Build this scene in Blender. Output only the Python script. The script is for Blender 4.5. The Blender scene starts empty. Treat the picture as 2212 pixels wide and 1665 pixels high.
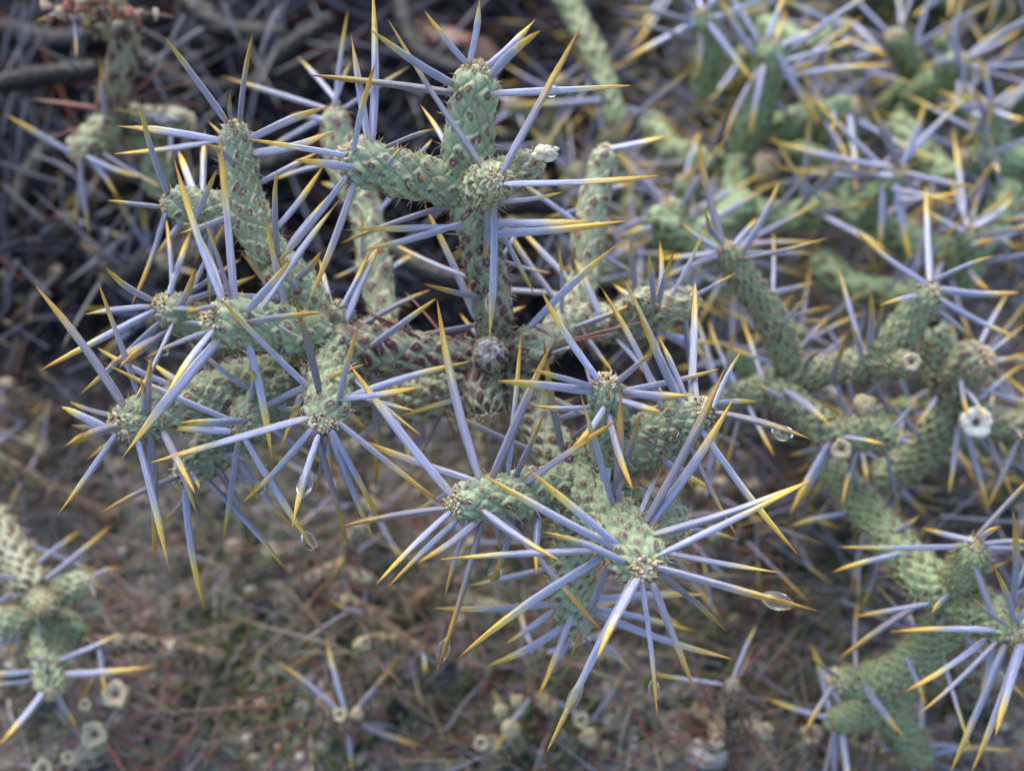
import bpy, math, random
import numpy as np
from mathutils import Vector, Quaternion

# ------------------------------------------------------------------ camera, sky, sun, exposure
scene = bpy.context.scene
COL = scene.collection
PITCH = math.radians(55)
FOCUS = Vector((0, 0, 0.14))
FDIST, FWID = 0.28, 0.20                      # focus distance and the width seen there, in metres
VIEW = Vector((0, math.cos(PITCH), -math.sin(PITCH)))
UP = Vector((0, math.sin(PITCH), math.cos(PITCH)))
RIGHT = Vector((1, 0, 0))
EYE = FOCUS - VIEW * FDIST
cd = bpy.data.cameras.new("camera")
cam = bpy.data.objects.new("camera", cd); COL.objects.link(cam)
cam.location = EYE
cam.rotation_euler = (math.radians(90) - PITCH, 0, 0)
cd.sensor_width = 36
cd.lens = 18 / (FWID / 2 / FDIST)
cd.clip_start, cd.clip_end = 0.005, 60
cd.dof.use_dof = True
cd.dof.focus_distance = FDIST - 0.004
cd.dof.aperture_fstop = cd.lens / 4.6
scene.camera = cam

SUN_EL, SUN_AZ = math.radians(50), math.radians(-22)      # high, behind the plant and a little to the left
world = bpy.data.worlds.new("World"); scene.world = world
world.use_nodes = True
nt = world.node_tree
sky = nt.nodes.new("ShaderNodeTexSky")
sky.sky_type = 'NISHITA'; sky.sun_disc = False
sky.sun_elevation = SUN_EL; sky.sun_rotation = SUN_AZ
sky.air_density = 1.0; sky.dust_density = 3.0
bg = nt.nodes["Background"]; bg.inputs[1].default_value = 0.15
nt.links.new(sky.outputs[0], bg.inputs[0])
sl = bpy.data.lights.new("sun", 'SUN'); sl.energy = 0.9; sl.angle = math.radians(60); sl.color = (1, 0.97, 0.93)
sun = bpy.data.objects.new("sun", sl); COL.objects.link(sun)
sd = Vector((math.sin(SUN_AZ) * math.cos(SUN_EL), math.cos(SUN_AZ) * math.cos(SUN_EL), math.sin(SUN_EL)))
sun.rotation_euler = sd.to_track_quat('Z', 'Y').to_euler()
sun.location = sd * 3
vs = scene.view_settings
vs.view_transform = 'Standard'; vs.look = 'None'; vs.gamma = 1; vs.exposure = 1.55
scene.cycles.max_bounces = 8
scene.cycles.use_denoising = True

# ------------------------------------------------------------------ helpers
rng = random.Random(7)
PXW, PXH = 2212, 1665
def pk(dz): return FWID / PXW / FDIST * (FDIST - dz / 1000)      # metres per unit of the layout grid at that depth
def P(px, py, dz):
    """point of the place: layout grid position, dz millimetres nearer than the focus plane"""
    k = pk(dz)
    return EYE + VIEW * (FDIST - dz / 1000) + RIGHT * ((px - PXW / 2) * k) + UP * ((PXH / 2 - py) * k)
def proj(w):
    v = w - EYE; d = v.dot(VIEW); k = FWID / PXW / FDIST * d
    return v.dot(RIGHT) / k + PXW / 2, PXH / 2 - v.dot(UP) / k, (FDIST - d) * 1000
def G(px, py, z=0.0):
    d = VIEW * FDIST + RIGHT * ((px - PXW / 2) * pk(0)) + UP * ((PXH / 2 - py) * pk(0))
    return EYE + d * ((z - EYE.z) / d.z)

def np_mesh(name, V, F, cols=None, mat=None, smooth=True):
    V = np.asarray(V, dtype=np.float32); F = np.asarray(F, dtype=np.int32)
    me = bpy.data.meshes.new(name)
    n, k = F.shape
    me.vertices.add(len(V)); me.vertices.foreach_set("co", V.ravel())
    me.loops.add(n * k); me.loops.foreach_set("vertex_index", F.ravel())
    me.polygons.add(n)
    me.polygons.foreach_set("loop_start", np.arange(0, n * k, k, dtype=np.int32))
    me.polygons.foreach_set("loop_total", np.full(n, k, dtype=np.int32))
    me.update(calc_edges=True)
    me.polygons.foreach_set("use_smooth", np.full(n, smooth, dtype=bool))
    if cols is not None:
        a = me.color_attributes.new("Col", 'FLOAT_COLOR', 'POINT')
        c = np.ones((len(V), 4), dtype=np.float32); c[:, :3] = cols
        a.data.foreach_set("color", c.ravel())
    if mat: me.materials.append(mat)
    return me
WLOC = {}
def link(name, data, parent=None, wloc=(0, 0, 0)):
    o = bpy.data.objects.new(name, data); COL.objects.link(o)
    w = Vector(wloc); WLOC[o] = w
    if parent is not None:
        o.parent = parent; o.location = w - WLOC[parent]
    else:
        o.location = w
    return o
def tag(o, label, cat, group=None, kind=None):
    o["label"] = label; o["category"] = cat
    if group: o["group"] = group
    if kind: o["kind"] = kind
    return o
def thing(name, label, cat, wloc, group=None):
    return tag(link(name, None, None, wloc), label, cat, group)

class Acc:                                       # gathers triangles/quads (as quads) into one mesh
    def __init__(s): s.V, s.F, s.C, s.n = [], [], [], 0
    def add(s, V, F, c):
        V = np.asarray(V); s.V.append(V); s.F.append(np.asarray(F) + s.n); s.n += len(V)
        c = np.asarray(c, dtype=float)
        s.C.append(np.tile(c, (len(V), 1)) if c.ndim == 1 else c)
    def mesh(s, name, mat, smooth=True):
        return np_mesh(name, np.concatenate(s.V), np.concatenate(s.F), np.concatenate(s.C), mat, smooth)

def tube_faces(nr, ns):
    i = np.arange(nr - 1)[:, None] * ns; j = np.arange(ns)[None, :]; j2 = (j + 1) % ns
    return np.stack([i + j, i + j2, i + ns + j2, i + ns + j], -1).reshape(-1, 4)
def frame(d):
    d = Vector(d).normalized()
    a = d.cross(Vector((0, 0, 1)) if abs(d.z) < .9 else Vector((1, 0, 0))).normalized()
    return a, d.cross(a)
def needle(acc, p, q, r, c0, c1, ns=4, bend=0.0, taper=.15):
    p, q = Vector(p), Vector(q); a, b = frame(q - p)
    ts = (0, .5, 1.0); rr = (r, r * .85, r * taper)
    V, C = [], []
    for t, ra in zip(ts, rr):
        c = p.lerp(q, t) + a * (bend * 4 * t * (1 - t))
        for k in range(ns):
            an = 2 * math.pi * k / ns
            V.append(c + (a * math.cos(an) + b * math.sin(an)) * ra)
            C.append(np.array(c0) * (1 - t) + np.array(c1) * t)
    acc.add(V, tube_faces(3, ns), np.array(C))
_bt = None
def blob(acc, c, ax, col, seed=0, rough=.18, q=None):
    """small uneven lump: a 6x5 ball pushed about"""
    global _bt
    nu, nv = 7, 6
    if _bt is None:
        u = np.arange(nu) / nu * 2 * math.pi; v = np.linspace(0.02, math.pi - .02, nv)
        _bt = np.stack([(np.sin(v)[:, None] * np.cos(u)), (np.sin(v)[:, None] * np.sin(u)), np.repeat(np.cos(v)[:, None], nu, 1)], -1).reshape(-1, 3)
    rs = np.random.RandomState(seed)
    V = _bt * (1 + rough * rs.randn(len(_bt), 1)) * np.array(ax)
    if q is not None:
        M = np.array(q.to_matrix()); V = V @ M.T
    acc.add(V + np.array(c), tube_faces(nv, nu), col)

# ------------------------------------------------------------------ materials
def mat_new(name):
    m = bpy.data.materials.new(name); m.use_nodes = True
    return m, m.node_tree, m.node_tree.nodes["Principled BSDF"]
def ramp(nt, stops):
    r = nt.nodes.new("ShaderNodeValToRGB"); cr = r.color_ramp
    while len(cr.elements) < len(stops): cr.elements.new(.5)
    for e, (p, c) in zip(cr.elements, stops): e.position = p; e.color = (*c, 1)
    return r
def math_node(nt, op, a, b=None):
    n = nt.nodes.new("ShaderNodeMath"); n.operation = op
    for i, x in enumerate((a, b)):
        if x is None: continue
        if isinstance(x, (int, float)): n.inputs[i].default_value = x
        else: nt.links.new(x, n.inputs[i])
    return n.outputs[0]

def col_mat(name, rough, nscale, namt, bump=.3, spec=.3, dist=.0003, tint=1.0):
    """colour from the mesh's own pigment attribute, broken up by fine noise"""
    m, nt, b = mat_new(name)
    at = nt.nodes.new("ShaderNodeVertexColor"); at.layer_name = "Col"
    tc = nt.nodes.new("ShaderNodeTexCoord")
    no = nt.nodes.new("ShaderNodeTexNoise"); no.inputs["Scale"].default_value = nscale; no.inputs["Detail"].default_value = 4
    nt.links.new(tc.outputs["Object"], no.inputs["Vector"])
    mr = nt.nodes.new("ShaderNodeMapRange"); mr.inputs[3].default_value = 1 - namt; mr.inputs[4].default_value = 1 + namt
    nt.links.new(no.outputs[0], mr.inputs[0])
    mx = nt.nodes.new("ShaderNodeMix"); mx.data_type = 'RGBA'; mx.blend_type = 'MULTIPLY'; mx.inputs[0].default_value = 1
    mx.clamp_result = False
    nt.links.new(at.outputs[0], mx.inputs[6]); nt.links.new(mr.outputs[0], mx.inputs[7])
    nt.links.new(mx.outputs[2], b.inputs["Base Color"])
    b.inputs["Roughness"].default_value = rough; b.inputs["Specular IOR Level"].default_value = spec
    bp = nt.nodes.new("ShaderNodeBump"); bp.inputs["Strength"].default_value = bump; bp.inputs["Distance"].default_value = dist
    nt.links.new(no.outputs[0], bp.inputs["Height"]); nt.links.new(bp.outputs[0], b.inputs["Normal"])
    return m
M_SKIN = col_mat("cactus_skin", .5, 1600, .28, .35, .35)
M_WOOL = col_mat("areole_wool", .85, 2500, .35, .6, .1)
M_FRUIT = col_mat("dried_fruit", .75, 1500, .3, .5, .2)
M_GRAVEL = col_mat("gravel", .8, 900, .4, .6, .2)
M_LITTER = col_mat("plant_litter", .6, 900, .3, .3, .25)
M_BRUSH = col_mat("rotten_twig", .9, 900, .3, .3, .04)

def spine_mat(name, stops, rough, streak=.6, trans=.12):
    m, nt, b = mat_new(name)
    tc = nt.nodes.new("ShaderNodeTexCoord"); sp = nt.nodes.new("ShaderNodeSeparateXYZ")
    nt.links.new(tc.outputs["Object"], sp.inputs[0])
    oi = nt.nodes.new("ShaderNodeObjectInfo")
    off = math_node(nt, 'MULTIPLY', math_node(nt, 'SUBTRACT', oi.outputs["Random"], .5), .2)
    mp = nt.nodes.new("ShaderNodeMapping"); mp.inputs["Scale"].default_value = (4.2, 4.2, 1.8)
    ad = nt.nodes.new("ShaderNodeVectorMath"); ad.operation = 'ADD'
    cb = nt.nodes.new("ShaderNodeCombineXYZ"); nt.links.new(math_node(nt, 'MULTIPLY', oi.outputs["Random"], 40), cb.inputs[0])
    nt.links.new(tc.outputs["Object"], mp.inputs[0]); nt.links.new(mp.outputs[0], ad.inputs[0]); nt.links.new(cb.outputs[0], ad.inputs[1])
    no = nt.nodes.new("ShaderNodeTexNoise"); no.inputs["Scale"].default_value = 1.7; no.inputs["Detail"].default_value = 6; no.inputs["Roughness"].default_value = .65
    nt.links.new(ad.outputs[0], no.inputs["Vector"])
    jit = math_node(nt, 'MULTIPLY', math_node(nt, 'SUBTRACT', no.outputs[0], .5), .14)
    z = math_node(nt, 'ADD', math_node(nt, 'ADD', sp.outputs[2], off), jit)
    r = ramp(nt, stops); nt.links.new(z, r.inputs[0])
    mr = nt.nodes.new("ShaderNodeMapRange"); mr.inputs[1].default_value = .3; mr.inputs[2].default_value = .7
    mr.inputs[3].default_value = 1 - streak; mr.inputs[4].default_value = 1 + streak
    nt.links.new(no.outputs[0], mr.inputs[0])
    br = nt.nodes.new("ShaderNodeMapRange"); br.inputs[3].default_value = .82; br.inputs[4].default_value = 1.15
    nt.links.new(oi.outputs["Random"], br.inputs[0])
    mu = math_node(nt, 'MULTIPLY', mr.outputs[0], br.outputs[0])
    mx = nt.nodes.new("ShaderNodeMix"); mx.data_type = 'RGBA'; mx.blend_type = 'MULTIPLY'; mx.inputs[0].default_value = 1; mx.clamp_result = False
    nt.links.new(r.outputs[0], mx.inputs[6]); nt.links.new(mu, mx.inputs[7])
    # sheaths weather differently: some turn grey brown
    wr = ramp(nt, [(.0, (1, 1, 1)), (.45, (1, 1, 1)), (.72, (.84, .79, .74)), (1.0, (.52, .45, .39))])
    rr2 = math_node(nt, 'FRACT', math_node(nt, 'MULTIPLY', oi.outputs["Random"], 7.31)); nt.links.new(rr2, wr.inputs[0])
    mw = nt.nodes.new("ShaderNodeMix"); mw.data_type = 'RGBA'; mw.blend_type = 'MULTIPLY'; mw.inputs[0].default_value = 1
    nt.links.new(mx.outputs[2], mw.inputs[6]); nt.links.new(wr.outputs[0], mw.inputs[7]); mx = mw
    nt.links.new(mx.outputs[2], b.inputs["Base Color"])
    b.inputs["Roughness"].default_value = rough; b.inputs["Specular IOR Level"].default_value = .6; b.inputs["Sheen Weight"].default_value = .12; b.inputs["Sheen Roughness"].default_value = .35
    bp = nt.nodes.new("ShaderNodeBump"); bp.inputs["Strength"].default_value = .5; bp.inputs["Distance"].default_value = .0002
    nt.links.new(no.outputs[0], bp.inputs["Height"]); nt.links.new(bp.outputs[0], b.inputs["Normal"])
    if trans > 0:                                  # the papery sheath lets a little light through
        tr = nt.nodes.new("ShaderNodeBsdfTranslucent"); nt.links.new(mx.outputs[2], tr.inputs[0])
        ms = nt.nodes.new("ShaderNodeMixShader"); ms.inputs[0].default_value = trans
        out = nt.nodes["Material Output"]
        nt.links.new(b.outputs[0], ms.inputs[1]); nt.links.new(tr.outputs[0], ms.inputs[2]); nt.links.new(ms.outputs[0], out.inputs[0])
    return m
LAV = (.33, .35, .49)
M_SPINE = spine_mat("spine_sheath", [(0, (.40, .36, .38)), (.06, LAV), (.50, (.33, .35, .47)), (.61, (.48, .44, .29)), (.72, (.60, .43, .095)), (.92, (.55, .33, .035)), (1.0, (.36, .17, .02))], .40)
M_PALE = spine_mat("old_grey_sheath", [(0, (.15, .14, .14)), (.1, (.15, .155, .19)), (.8, (.16, .16, .175)), (1.0, (.24, .21, .15))], .5)
M_RED = spine_mat("bare_red_spine", [(0, (.14, .045, .03)), (.5, (.22, .06, .03)), (.8, (.28, .14, .09)), (1, (.36, .30, .24))], .4, .2, 0)
M_WATER, _nt, _b = mat_new("water")
_b.inputs["Base Color"].default_value = (1, 1, 1, 1); _b.inputs["Roughness"].default_value = 0
_b.inputs["IOR"].default_value = 1.33; _b.inputs["Transmission Weight"].default_value = 1

# ------------------------------------------------------------------ spine, wool tuft and fruit shapes (shared data)
def make_spine(seed):
    rs = random.Random(seed)
    ts = np.array([0, .012, .035, .08, .2, .35, .5, .62, .72, .8, .87, .93, .975, 1.0])
    rr = np.array([.40, .62, .80, .92, 1.0, .98, .92, .84, .74, .61, .46, .30, .14, .012])
    if seed % 4 == 3: rr = rr * np.array([1, 1, 1, 1, 1.02, 1.06, 1.1, 1.12, .98, .78, .54, .33, .15, 1])
    ns = 16
    bx, by = rs.uniform(-1.4, 1.4) * (1.8 if seed % 3 == 0 else 1), rs.uniform(-1.4, 1.4); ph = rs.uniform(0, 6.28)
    an = np.arange(ns) / ns * 2 * math.pi
    V = []
    for t, r in zip(ts, rr):
        tw = ph + .5 * t * rs.uniform(-.2, 1)
        w = 1 + .13 * np.cos(3 * an + ph) + .07 * np.cos(5 * an + 2 * ph + t) + .05 * math.sin(9 * t + ph)
        x = np.cos(an + tw) * r * w; y = np.sin(an + tw) * r * w * .82
        s = math.sin(math.pi * t) * .55
        V.append(np.stack([x + bx * s, y + by * s, np.full(ns, t)], -1))
    return np.concatenate(V), tube_faces(len(ts), ns)
SPV = [make_spine(i) for i in range(10)]
def spine_set(name, mat): return [np_mesh(f"{name}", V, F, None, mat) for V, F in SPV]
SP_NEW, SP_PALE, SP_RED = spine_set("spine", M_SPINE), spine_set("grey_spine", M_PALE), spine_set("red_spine", M_RED)

def add_spine(stem, base, tip, r, meshes=SP_NEW, name="spine"):
    d = tip - base
    o = link(name, meshes[rng.randrange(len(meshes))], stem, base)
    q = d.to_track_quat('Z', 'Y') @ Quaternion((0, 0, 1), rng.uniform(0, 6.28))
    o.rotation_mode = 'QUATERNION'; o.rotation_quaternion = q
    o.scale = (r, r, d.length)
    return o

def make_tuft(seed):
    """cream wool and bud scales that crowd the tip of a joint, unit stem radius, axis +Z"""
    rs = random.Random(seed); acc = Acc()
    blob(acc, (0, 0, .36), (.74, .74, .62), (.56, .52, .36), seed, .08)
    for i in range(120):
        a = rs.uniform(0, 6.28); u = rs.random() ** .6 * .9
        z = .95 * math.sqrt(max(0, 1 - u * u)) - .02 + rs.uniform(-.04, .10) * (1 - u)
        s = rs.uniform(.06, .16)
        d = Vector((math.cos(a) * u, math.sin(a) * u, .75)).normalized()
        k = rs.random()
        c = (.66, .56, .34) if k < .40 else (.74, .68, .54) if k < .75 else (.50, .38, .18) if k < .96 else (.20, .09, .06)
        blob(acc, (math.cos(a) * u, math.sin(a) * u, z), (s * .75, s * .75, s * rs.uniform(1, 2.0)), c, rs.randrange(9999), .2, d.to_track_quat('Z', 'Y'))
    for i in range(10):
        a = rs.uniform(0, 6.28); u = rs.uniform(.2, .95); z = .9 * math.sqrt(max(0, 1 - u * u))
        p = Vector((math.cos(a) * u, math.sin(a) * u, z)); d = Vector((math.cos(a) * u, math.sin(a) * u, .7)).normalized()
        needle(acc, p, p + d * rs.uniform(.18, .5), .025, (.5, .38, .2), (.5, .28, .1), 4)
    return acc.mesh("woolly_tip", M_WOOL)
TUFTS = [make_tuft(i) for i in range(5)]

def make_fruit(seed, hollow=True, even=1.0, pale=1.0):
    """dried flower stub: a little barrel with a scalloped rim round a sunken cup, unit radius, axis +Z"""
    rs = np.random.RandomState(seed); ns = 28
    prof = [(.25, -1.5), (.62, -1.25), (.85, -.8), (.95, -.3), (1.0, .1), (.98, .34), (.86, .44), (.72, .42), (.60, .36), (.48, .28), (.36, .14), (.22, -.06), (.02, -.14)] if hollow else \
           [(.25, -1.5), (.6, -1.3), (.85, -.8), (.97, -.2), (1, .2), (.9, .5), (.7, .72), (.45, .84), (.25, .86), (.02, .80)]
    an = np.arange(ns) / ns * 2 * math.pi; V, C = [], []
    for i, (r, z) in enumerate(prof):
        wob = 1 + even * ( .03 * np.sin(11 * an + seed) + .07 * np.sin(3 * an + seed * 2) + .06 * np.sin(5 * an + seed * 3) + .075 * rs.randn(ns))
        zz = z + (.05 * np.sin(8 * an + seed) + .03 * rs.randn(ns)) * (1 if r > .4 else .4)
        V.append(np.stack([np.cos(an) * r * wob, np.sin(an) * r * wob, zz], -1))
        pal = np.array([.47, .41, .28]) if (hollow and 5 <= i <= 10) else np.array([.36, .31, .19]) if i > 2 else np.array([.22, .24, .12])
        if pale > 1.5 and 3 <= i <= 10: pal = np.array([.42, .40, .34])
        if hollow and i > 10: pal = np.array([.22, .17, .11])
        C.append(pal * (pale if i >= 3 and i <= 10 else 1) * (1 + .15 * even * rs.randn(ns, 1)))
    return np_mesh("dried_fruit", np.concatenate(V), tube_faces(len(prof), ns), np.clip(np.concatenate(C), .01, 1), M_FRUIT)
FRUITS = [make_fruit(i) for i in range(3)]; KNOBS = [make_fruit(i + 10, False) for i in range(2)]
def add_fruit(stem, px, py, dz, rpx, direc=None, knob=False, name="dried_fruit"):
    w = P(px, py, dz); r = rpx * .9 * pk(dz)
    o = link(name, rng.choice(KNOBS if knob else FRUITS), stem, w)
    d = Vector(direc) if direc else (EYE - w).normalized() * 1.0 + Vector((rng.uniform(-.4, .4), rng.uniform(-.4, .4), .2))
    o.rotation_mode = 'QUATERNION'; o.rotation_quaternion = d.to_track_quat('Z', 'Y')
    o.scale = (r, r, r)
    return o

# ------------------------------------------------------------------ cactus joints
STEMS = {}                                      # key -> dict(obj, axis samples, radii) for placing spines
def noise3(p, f, s):
    return (np.sin(p[:, 0] * f + s) * np.sin(p[:, 1] * f * 1.3 + 2 * s) + np.sin(p[:, 2] * f * .9 + 3 * s) * np.sin(p[:, 0] * f * 1.7 + s * 5)) * .5
GREEN = np.array([.25, .315, .185])
def stem(parent, key, pts, age=0.2, tip='dome', res=1.0, mn=(5, 8), wool=True, bristles=1, tint=(1, 1, 1), name="stem_joint"):
    """one joint: a tube along pts [(px,py,dz,r)...] or [(Vector, r_metres)...] whose skin is raised in
    diamond tubercles set in spirals, each with its areole"""
    rs = np.random.RandomState(abs(hash(key)) % 99991 if not isinstance(key, str) else sum(ord(c) * (i + 3) for i, c in enumerate(key)))
    W, R = [], []
    for p in pts:
        if len(p) == 4: W.append(P(p[0], p[1], p[2])); R.append(p[3] * pk(p[2]))
        else: W.append(Vector(p[0])); R.append(p[1])
    W = np.array([list(w) for w in W]); R = np.array(R)
    seg = np.r_[0, np.cumsum(np.linalg.norm(np.diff(W, axis=0), axis=1))]; L = seg[-1]
    rm = R.mean()
    nr = max(8, int(L / rm * 14 * res)); ns = int(112 * res) if res >= .6 else 52
    tt = np.linspace(0, L, nr)
    # smooth path through the points
    ext = np.vstack([2 * W[0] - W[1], W, 2 * W[-1] - W[-2]])
    C = np.zeros((nr, 3))
    for i, t in enumerate(tt):
        k = min(np.searchsorted(seg, t, side='right') - 1, len(W) - 2); u = (t - seg[k]) / max(1e-9, seg[k + 1] - seg[k])
        p0, p1, p2, p3 = ext[k:k + 4]
        C[i] = .5 * (2 * p1 + (p2 - p0) * u + (2 * p0 - 5 * p1 + 4 * p2 - p3) * u * u + (3 * p1 - p0 - 3 * p2 + p3) * u ** 3)
    rad = np.interp(tt, seg, R)
    rad *= 1 + .05 * np.sin(tt / rm * 1.1 + rs.rand() * 6) + .03 * np.sin(tt / rm * 2.3 + rs.rand() * 6)
    dome = np.ones(nr)
    dl_ = rm * {'dome': .95, 'cut': .35, 'none': .5}[tip]
    x = np.clip((tt - (L - dl_)) / dl_, 0, 1)
    dome = np.sqrt(np.clip(1 - x ** 2.2 * (.985 if tip == 'cut' else 1), 0.0004, 1))
    xb = np.clip(1 - tt / (rm * .55), 0, 1); dome *= np.sqrt(np.clip(1 - .55 * xb ** 2, 0, 1))     # pinched where it joins
    T = np.gradient(C, axis=0); T /= np.linalg.norm(T, axis=1)[:, None]
    a0, _ = frame(Vector(T[0])); A = np.zeros_like(T); A[0] = np.array(a0)
    for i in range(1, nr):
        a = A[i - 1] - T[i] * A[i - 1].dot(T[i]); A[i] = a / np.linalg.norm(a)
    B = np.cross(T, A)
    th = np.arange(ns) / ns
    m, n = mn; h = 1.3 * rm * 13 / (m + n); ph = rs.rand(2)
    if rs.rand() < .5: m, n = n, m
    TH, VV = np.meshgrid(th, tt)
    wob = .15 * np.sin(VV / rm * 2.1 + TH * 12.56 + ph[0] * 6) + .10 * np.sin(VV / rm * 3.7 - TH * 6.28 + ph[1] * 9) + .06 * np.sin(VV / rm * 7.3 + TH * 31.4 + ph[1] * 4)
    s = m * TH + VV / h + ph[0] + wob; t = n * TH - VV / h + ph[1] + wob * .7
    si, ti = np.floor(s), np.floor(t)
    hsh = lambda q, k: np.abs(np.sin(q * 12.9898 + k) * 43758.5453) % 1
    F1 = np.full(s.shape, 9.0); F2 = np.full(s.shape, 9.0); fs = np.zeros_like(s); ft = np.zeros_like(s); rnd = np.zeros_like(s)
    sd_ = rs.rand() * 9
    for di in (-1, 0, 1):
        for dj in (-1, 0, 1):
            ci, cj = si + di, ti + dj; q = np.round(ci * n - cj * m)
            ds = s - (ci + .5 + .34 * (hsh(q, sd_) - .5)); dt = t - (cj + .5 + .34 * (hsh(q, sd_ + 3) - .5))
            dd_ = np.maximum(np.abs(ds), np.abs(dt)) * .6 + np.hypot(ds, dt) * .4; near = dd_ < F1
            F2 = np.where(near, F1, np.minimum(F2, dd_)); F1 = np.where(near, dd_, F1)
            fs = np.where(near, ds, fs); ft = np.where(near, dt, ft); rnd = np.where(near, hsh(q, sd_ + 7), rnd)
    e = np.clip((F2 - F1) * .5, 0, .5)
    sm = lambda x: np.clip(x, 0, 1) ** 2 * (3 - 2 * np.clip(x, 0, 1))
    along = (fs - ft)                               # toward the tip
    plate = sm(e / .15) * .5 + sm(e / .42) * .5
    lift = plate * (.72 + .5 * along + .5 * (rnd - .5))
    ac = .16                                         # the areole sits towards the top of its plate
    da = np.sqrt((fs - ac) ** 2 * 1.2 + (ft + ac) ** 2 * 1.2)
    lift = lift - .30 * sm(1 - da / .2) + .22 * sm(1 - da / .1)
    amp = .175 * (1 + .25 * (1 - age))
    gro = np.clip((tt - (L - rm * 2.2)) / (rm * 2.2), 0, 1)[:, None] if tip == 'dome' else 0
    D = rad[:, None] * dome[:, None] * (.90 + amp * lift * (1 + .35 * gro) * np.clip(dome[:, None] * 1.3, .4, 1))
    D = D * (1 + .018 * np.sin(TH * 2 * math.pi * 9 + VV / rm * 17) * np.sin(VV / rm * 13 + ph[0] * 8) + .010 * rs.randn(*D.shape))
    cs, sn = np.cos(TH * 2 * math.pi), np.sin(TH * 2 * math.pi)
    V = C[:, None, :] + A[:, None, :] * (cs * D)[..., None] + B[:, None, :] * (sn * D)[..., None]
    V = V.reshape(-1, 3)
    # pigment
    g = GREEN
    old = np.array([.245, .245, .165])
    base = g * (1 - age) + old * age
    c = np.tile(base, (V.shape[0], 1))
    f = lambda x: x.reshape(-1, 1)
    nz = noise3(V, 380, rs.rand() * 9)[:, None]
    c *= 1 + .16 * nz
    c = c * (1 - f(sm(1 - e / .08)) * .30)                          # grooves a darker green, deepening their crease shade in the colour
    rim = f(sm(1 - np.abs(e - .13) / .10)) * (.15 + .36 * age)
    c = c * (1 - rim) + np.array([.40, .44, .27]) * rim              # pale margin of each plate
    pr = .27 + .20 * age + .10 * (rnd - .5)
    wp = f(sm((1 - da / pr) * 2.4)) * (.86 + .12 * age) * f(.75 + .5 * rnd).clip(0, 1)
    pur = np.array([.070, .017, .028])
    c = c * (1 - wp) + pur * wp
    wt = f(sm((1 - da / .09) * 2)) * (.8 - .55 * age)
    c = c * (1 - wt) + np.array([.46, .36, .24]) * wt
    if age > .55:
        pz = sm((noise3(V, 120, rs.rand() * 9) - .05) * 2)[:, None] * (age - .4)
        c = c * (1 - pz * .6) + np.array([.22, .12, .09]) * pz * .6
    c = c * np.array(tint)
    base_w = Vector(C[0])
    F = tube_faces(nr, ns)
    me = np_mesh(name, V - np.array(base_w), F, np.clip(c, .004, 1), M_SKIN)
    o = link(name, me, parent, base_w)
    st = dict(obj=o, C=C, rad=rad * dome, T=T, A=A, B=B, tt=tt, h=h, m=m, n=n, ph=ph, L=L, rm=rm, tip=tip)
    st['pj'] = np.array([proj(Vector(x)) for x in C])
    # areole positions
    ar = []
    for i in range(int(-2 - L / h), int(L / h + m + 3)):
        for j in range(int(-2 - L / h), int(L / h + n + 3)):
            S_, T_ = i + .5 + .16 - ph[0], j + .5 - .16 - ph[1]
            u = (S_ + T_) / (m + n); v = h * (S_ - m * u)
            if 0 <= u < 1 and rm * .5 < v < L - rm * .2: ar.append((u, v))
    st['areoles'] = ar
    STEMS[key] = st
    if tip == 'dome' and wool:
        w = link("woolly_tip", TUFTS[rs.randint(len(TUFTS))], o, Vector(C[-1]) - Vector(T[-1]) * rm * .56)
        w.rotation_mode = 'QUATERNION'
        w.rotation_quaternion = Vector(T[-1]).to_track_quat('Z', 'Y') @ Quaternion((0, 0, 1), rs.rand() * 6)
        w.scale = (rm * .70,) * 3
    if bristles:
        acc = Acc(); r2 = random.Random(int(rs.randint(1e6)))
        for (u, v) in ar:
            q, nn, tn = surf(st, u, v)
            for b in range(bristles * 2 + r2.randrange(2)):
                d = (nn + tn * r2.uniform(-.9, .8) + nn.cross(tn) * r2.uniform(-.8, .8)).normalized()
                ln = rm * r2.uniform(.12, .55) * (1.3 if r2.random() < .15 else 1)
                p = q + nn.cross(tn) * r2.uniform(-.07, .07) * rm
                k_ = r2.random()
                cc = (.55, .47, .36) if k_ < .5 else (.42, .24, .09) if k_ < .85 else (.5, .36, .1)
                needle(acc, p - np_v(base_w), p + d * ln - np_v(base_w), rm * r2.uniform(.012, .026), cc, cc, 3)
        if acc.n:
            b_ = link("bristles", acc.mesh("bristles", M_LITTER), o, base_w); b_["kind"] = "stuff"
    return o
def np_v(v): return Vector(v)
def surf(st, u, v):
    i = min(np.searchsorted(st['tt'], v), len(st['tt']) - 1)
    nn = Vector(st['A'][i]) * math.cos(u * 2 * math.pi) + Vector(st['B'][i]) * math.sin(u * 2 * math.pi)
    return Vector(st['C'][i]) + nn * st['rad'][i] * 1.0, nn, Vector(st['T'][i])

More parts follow.
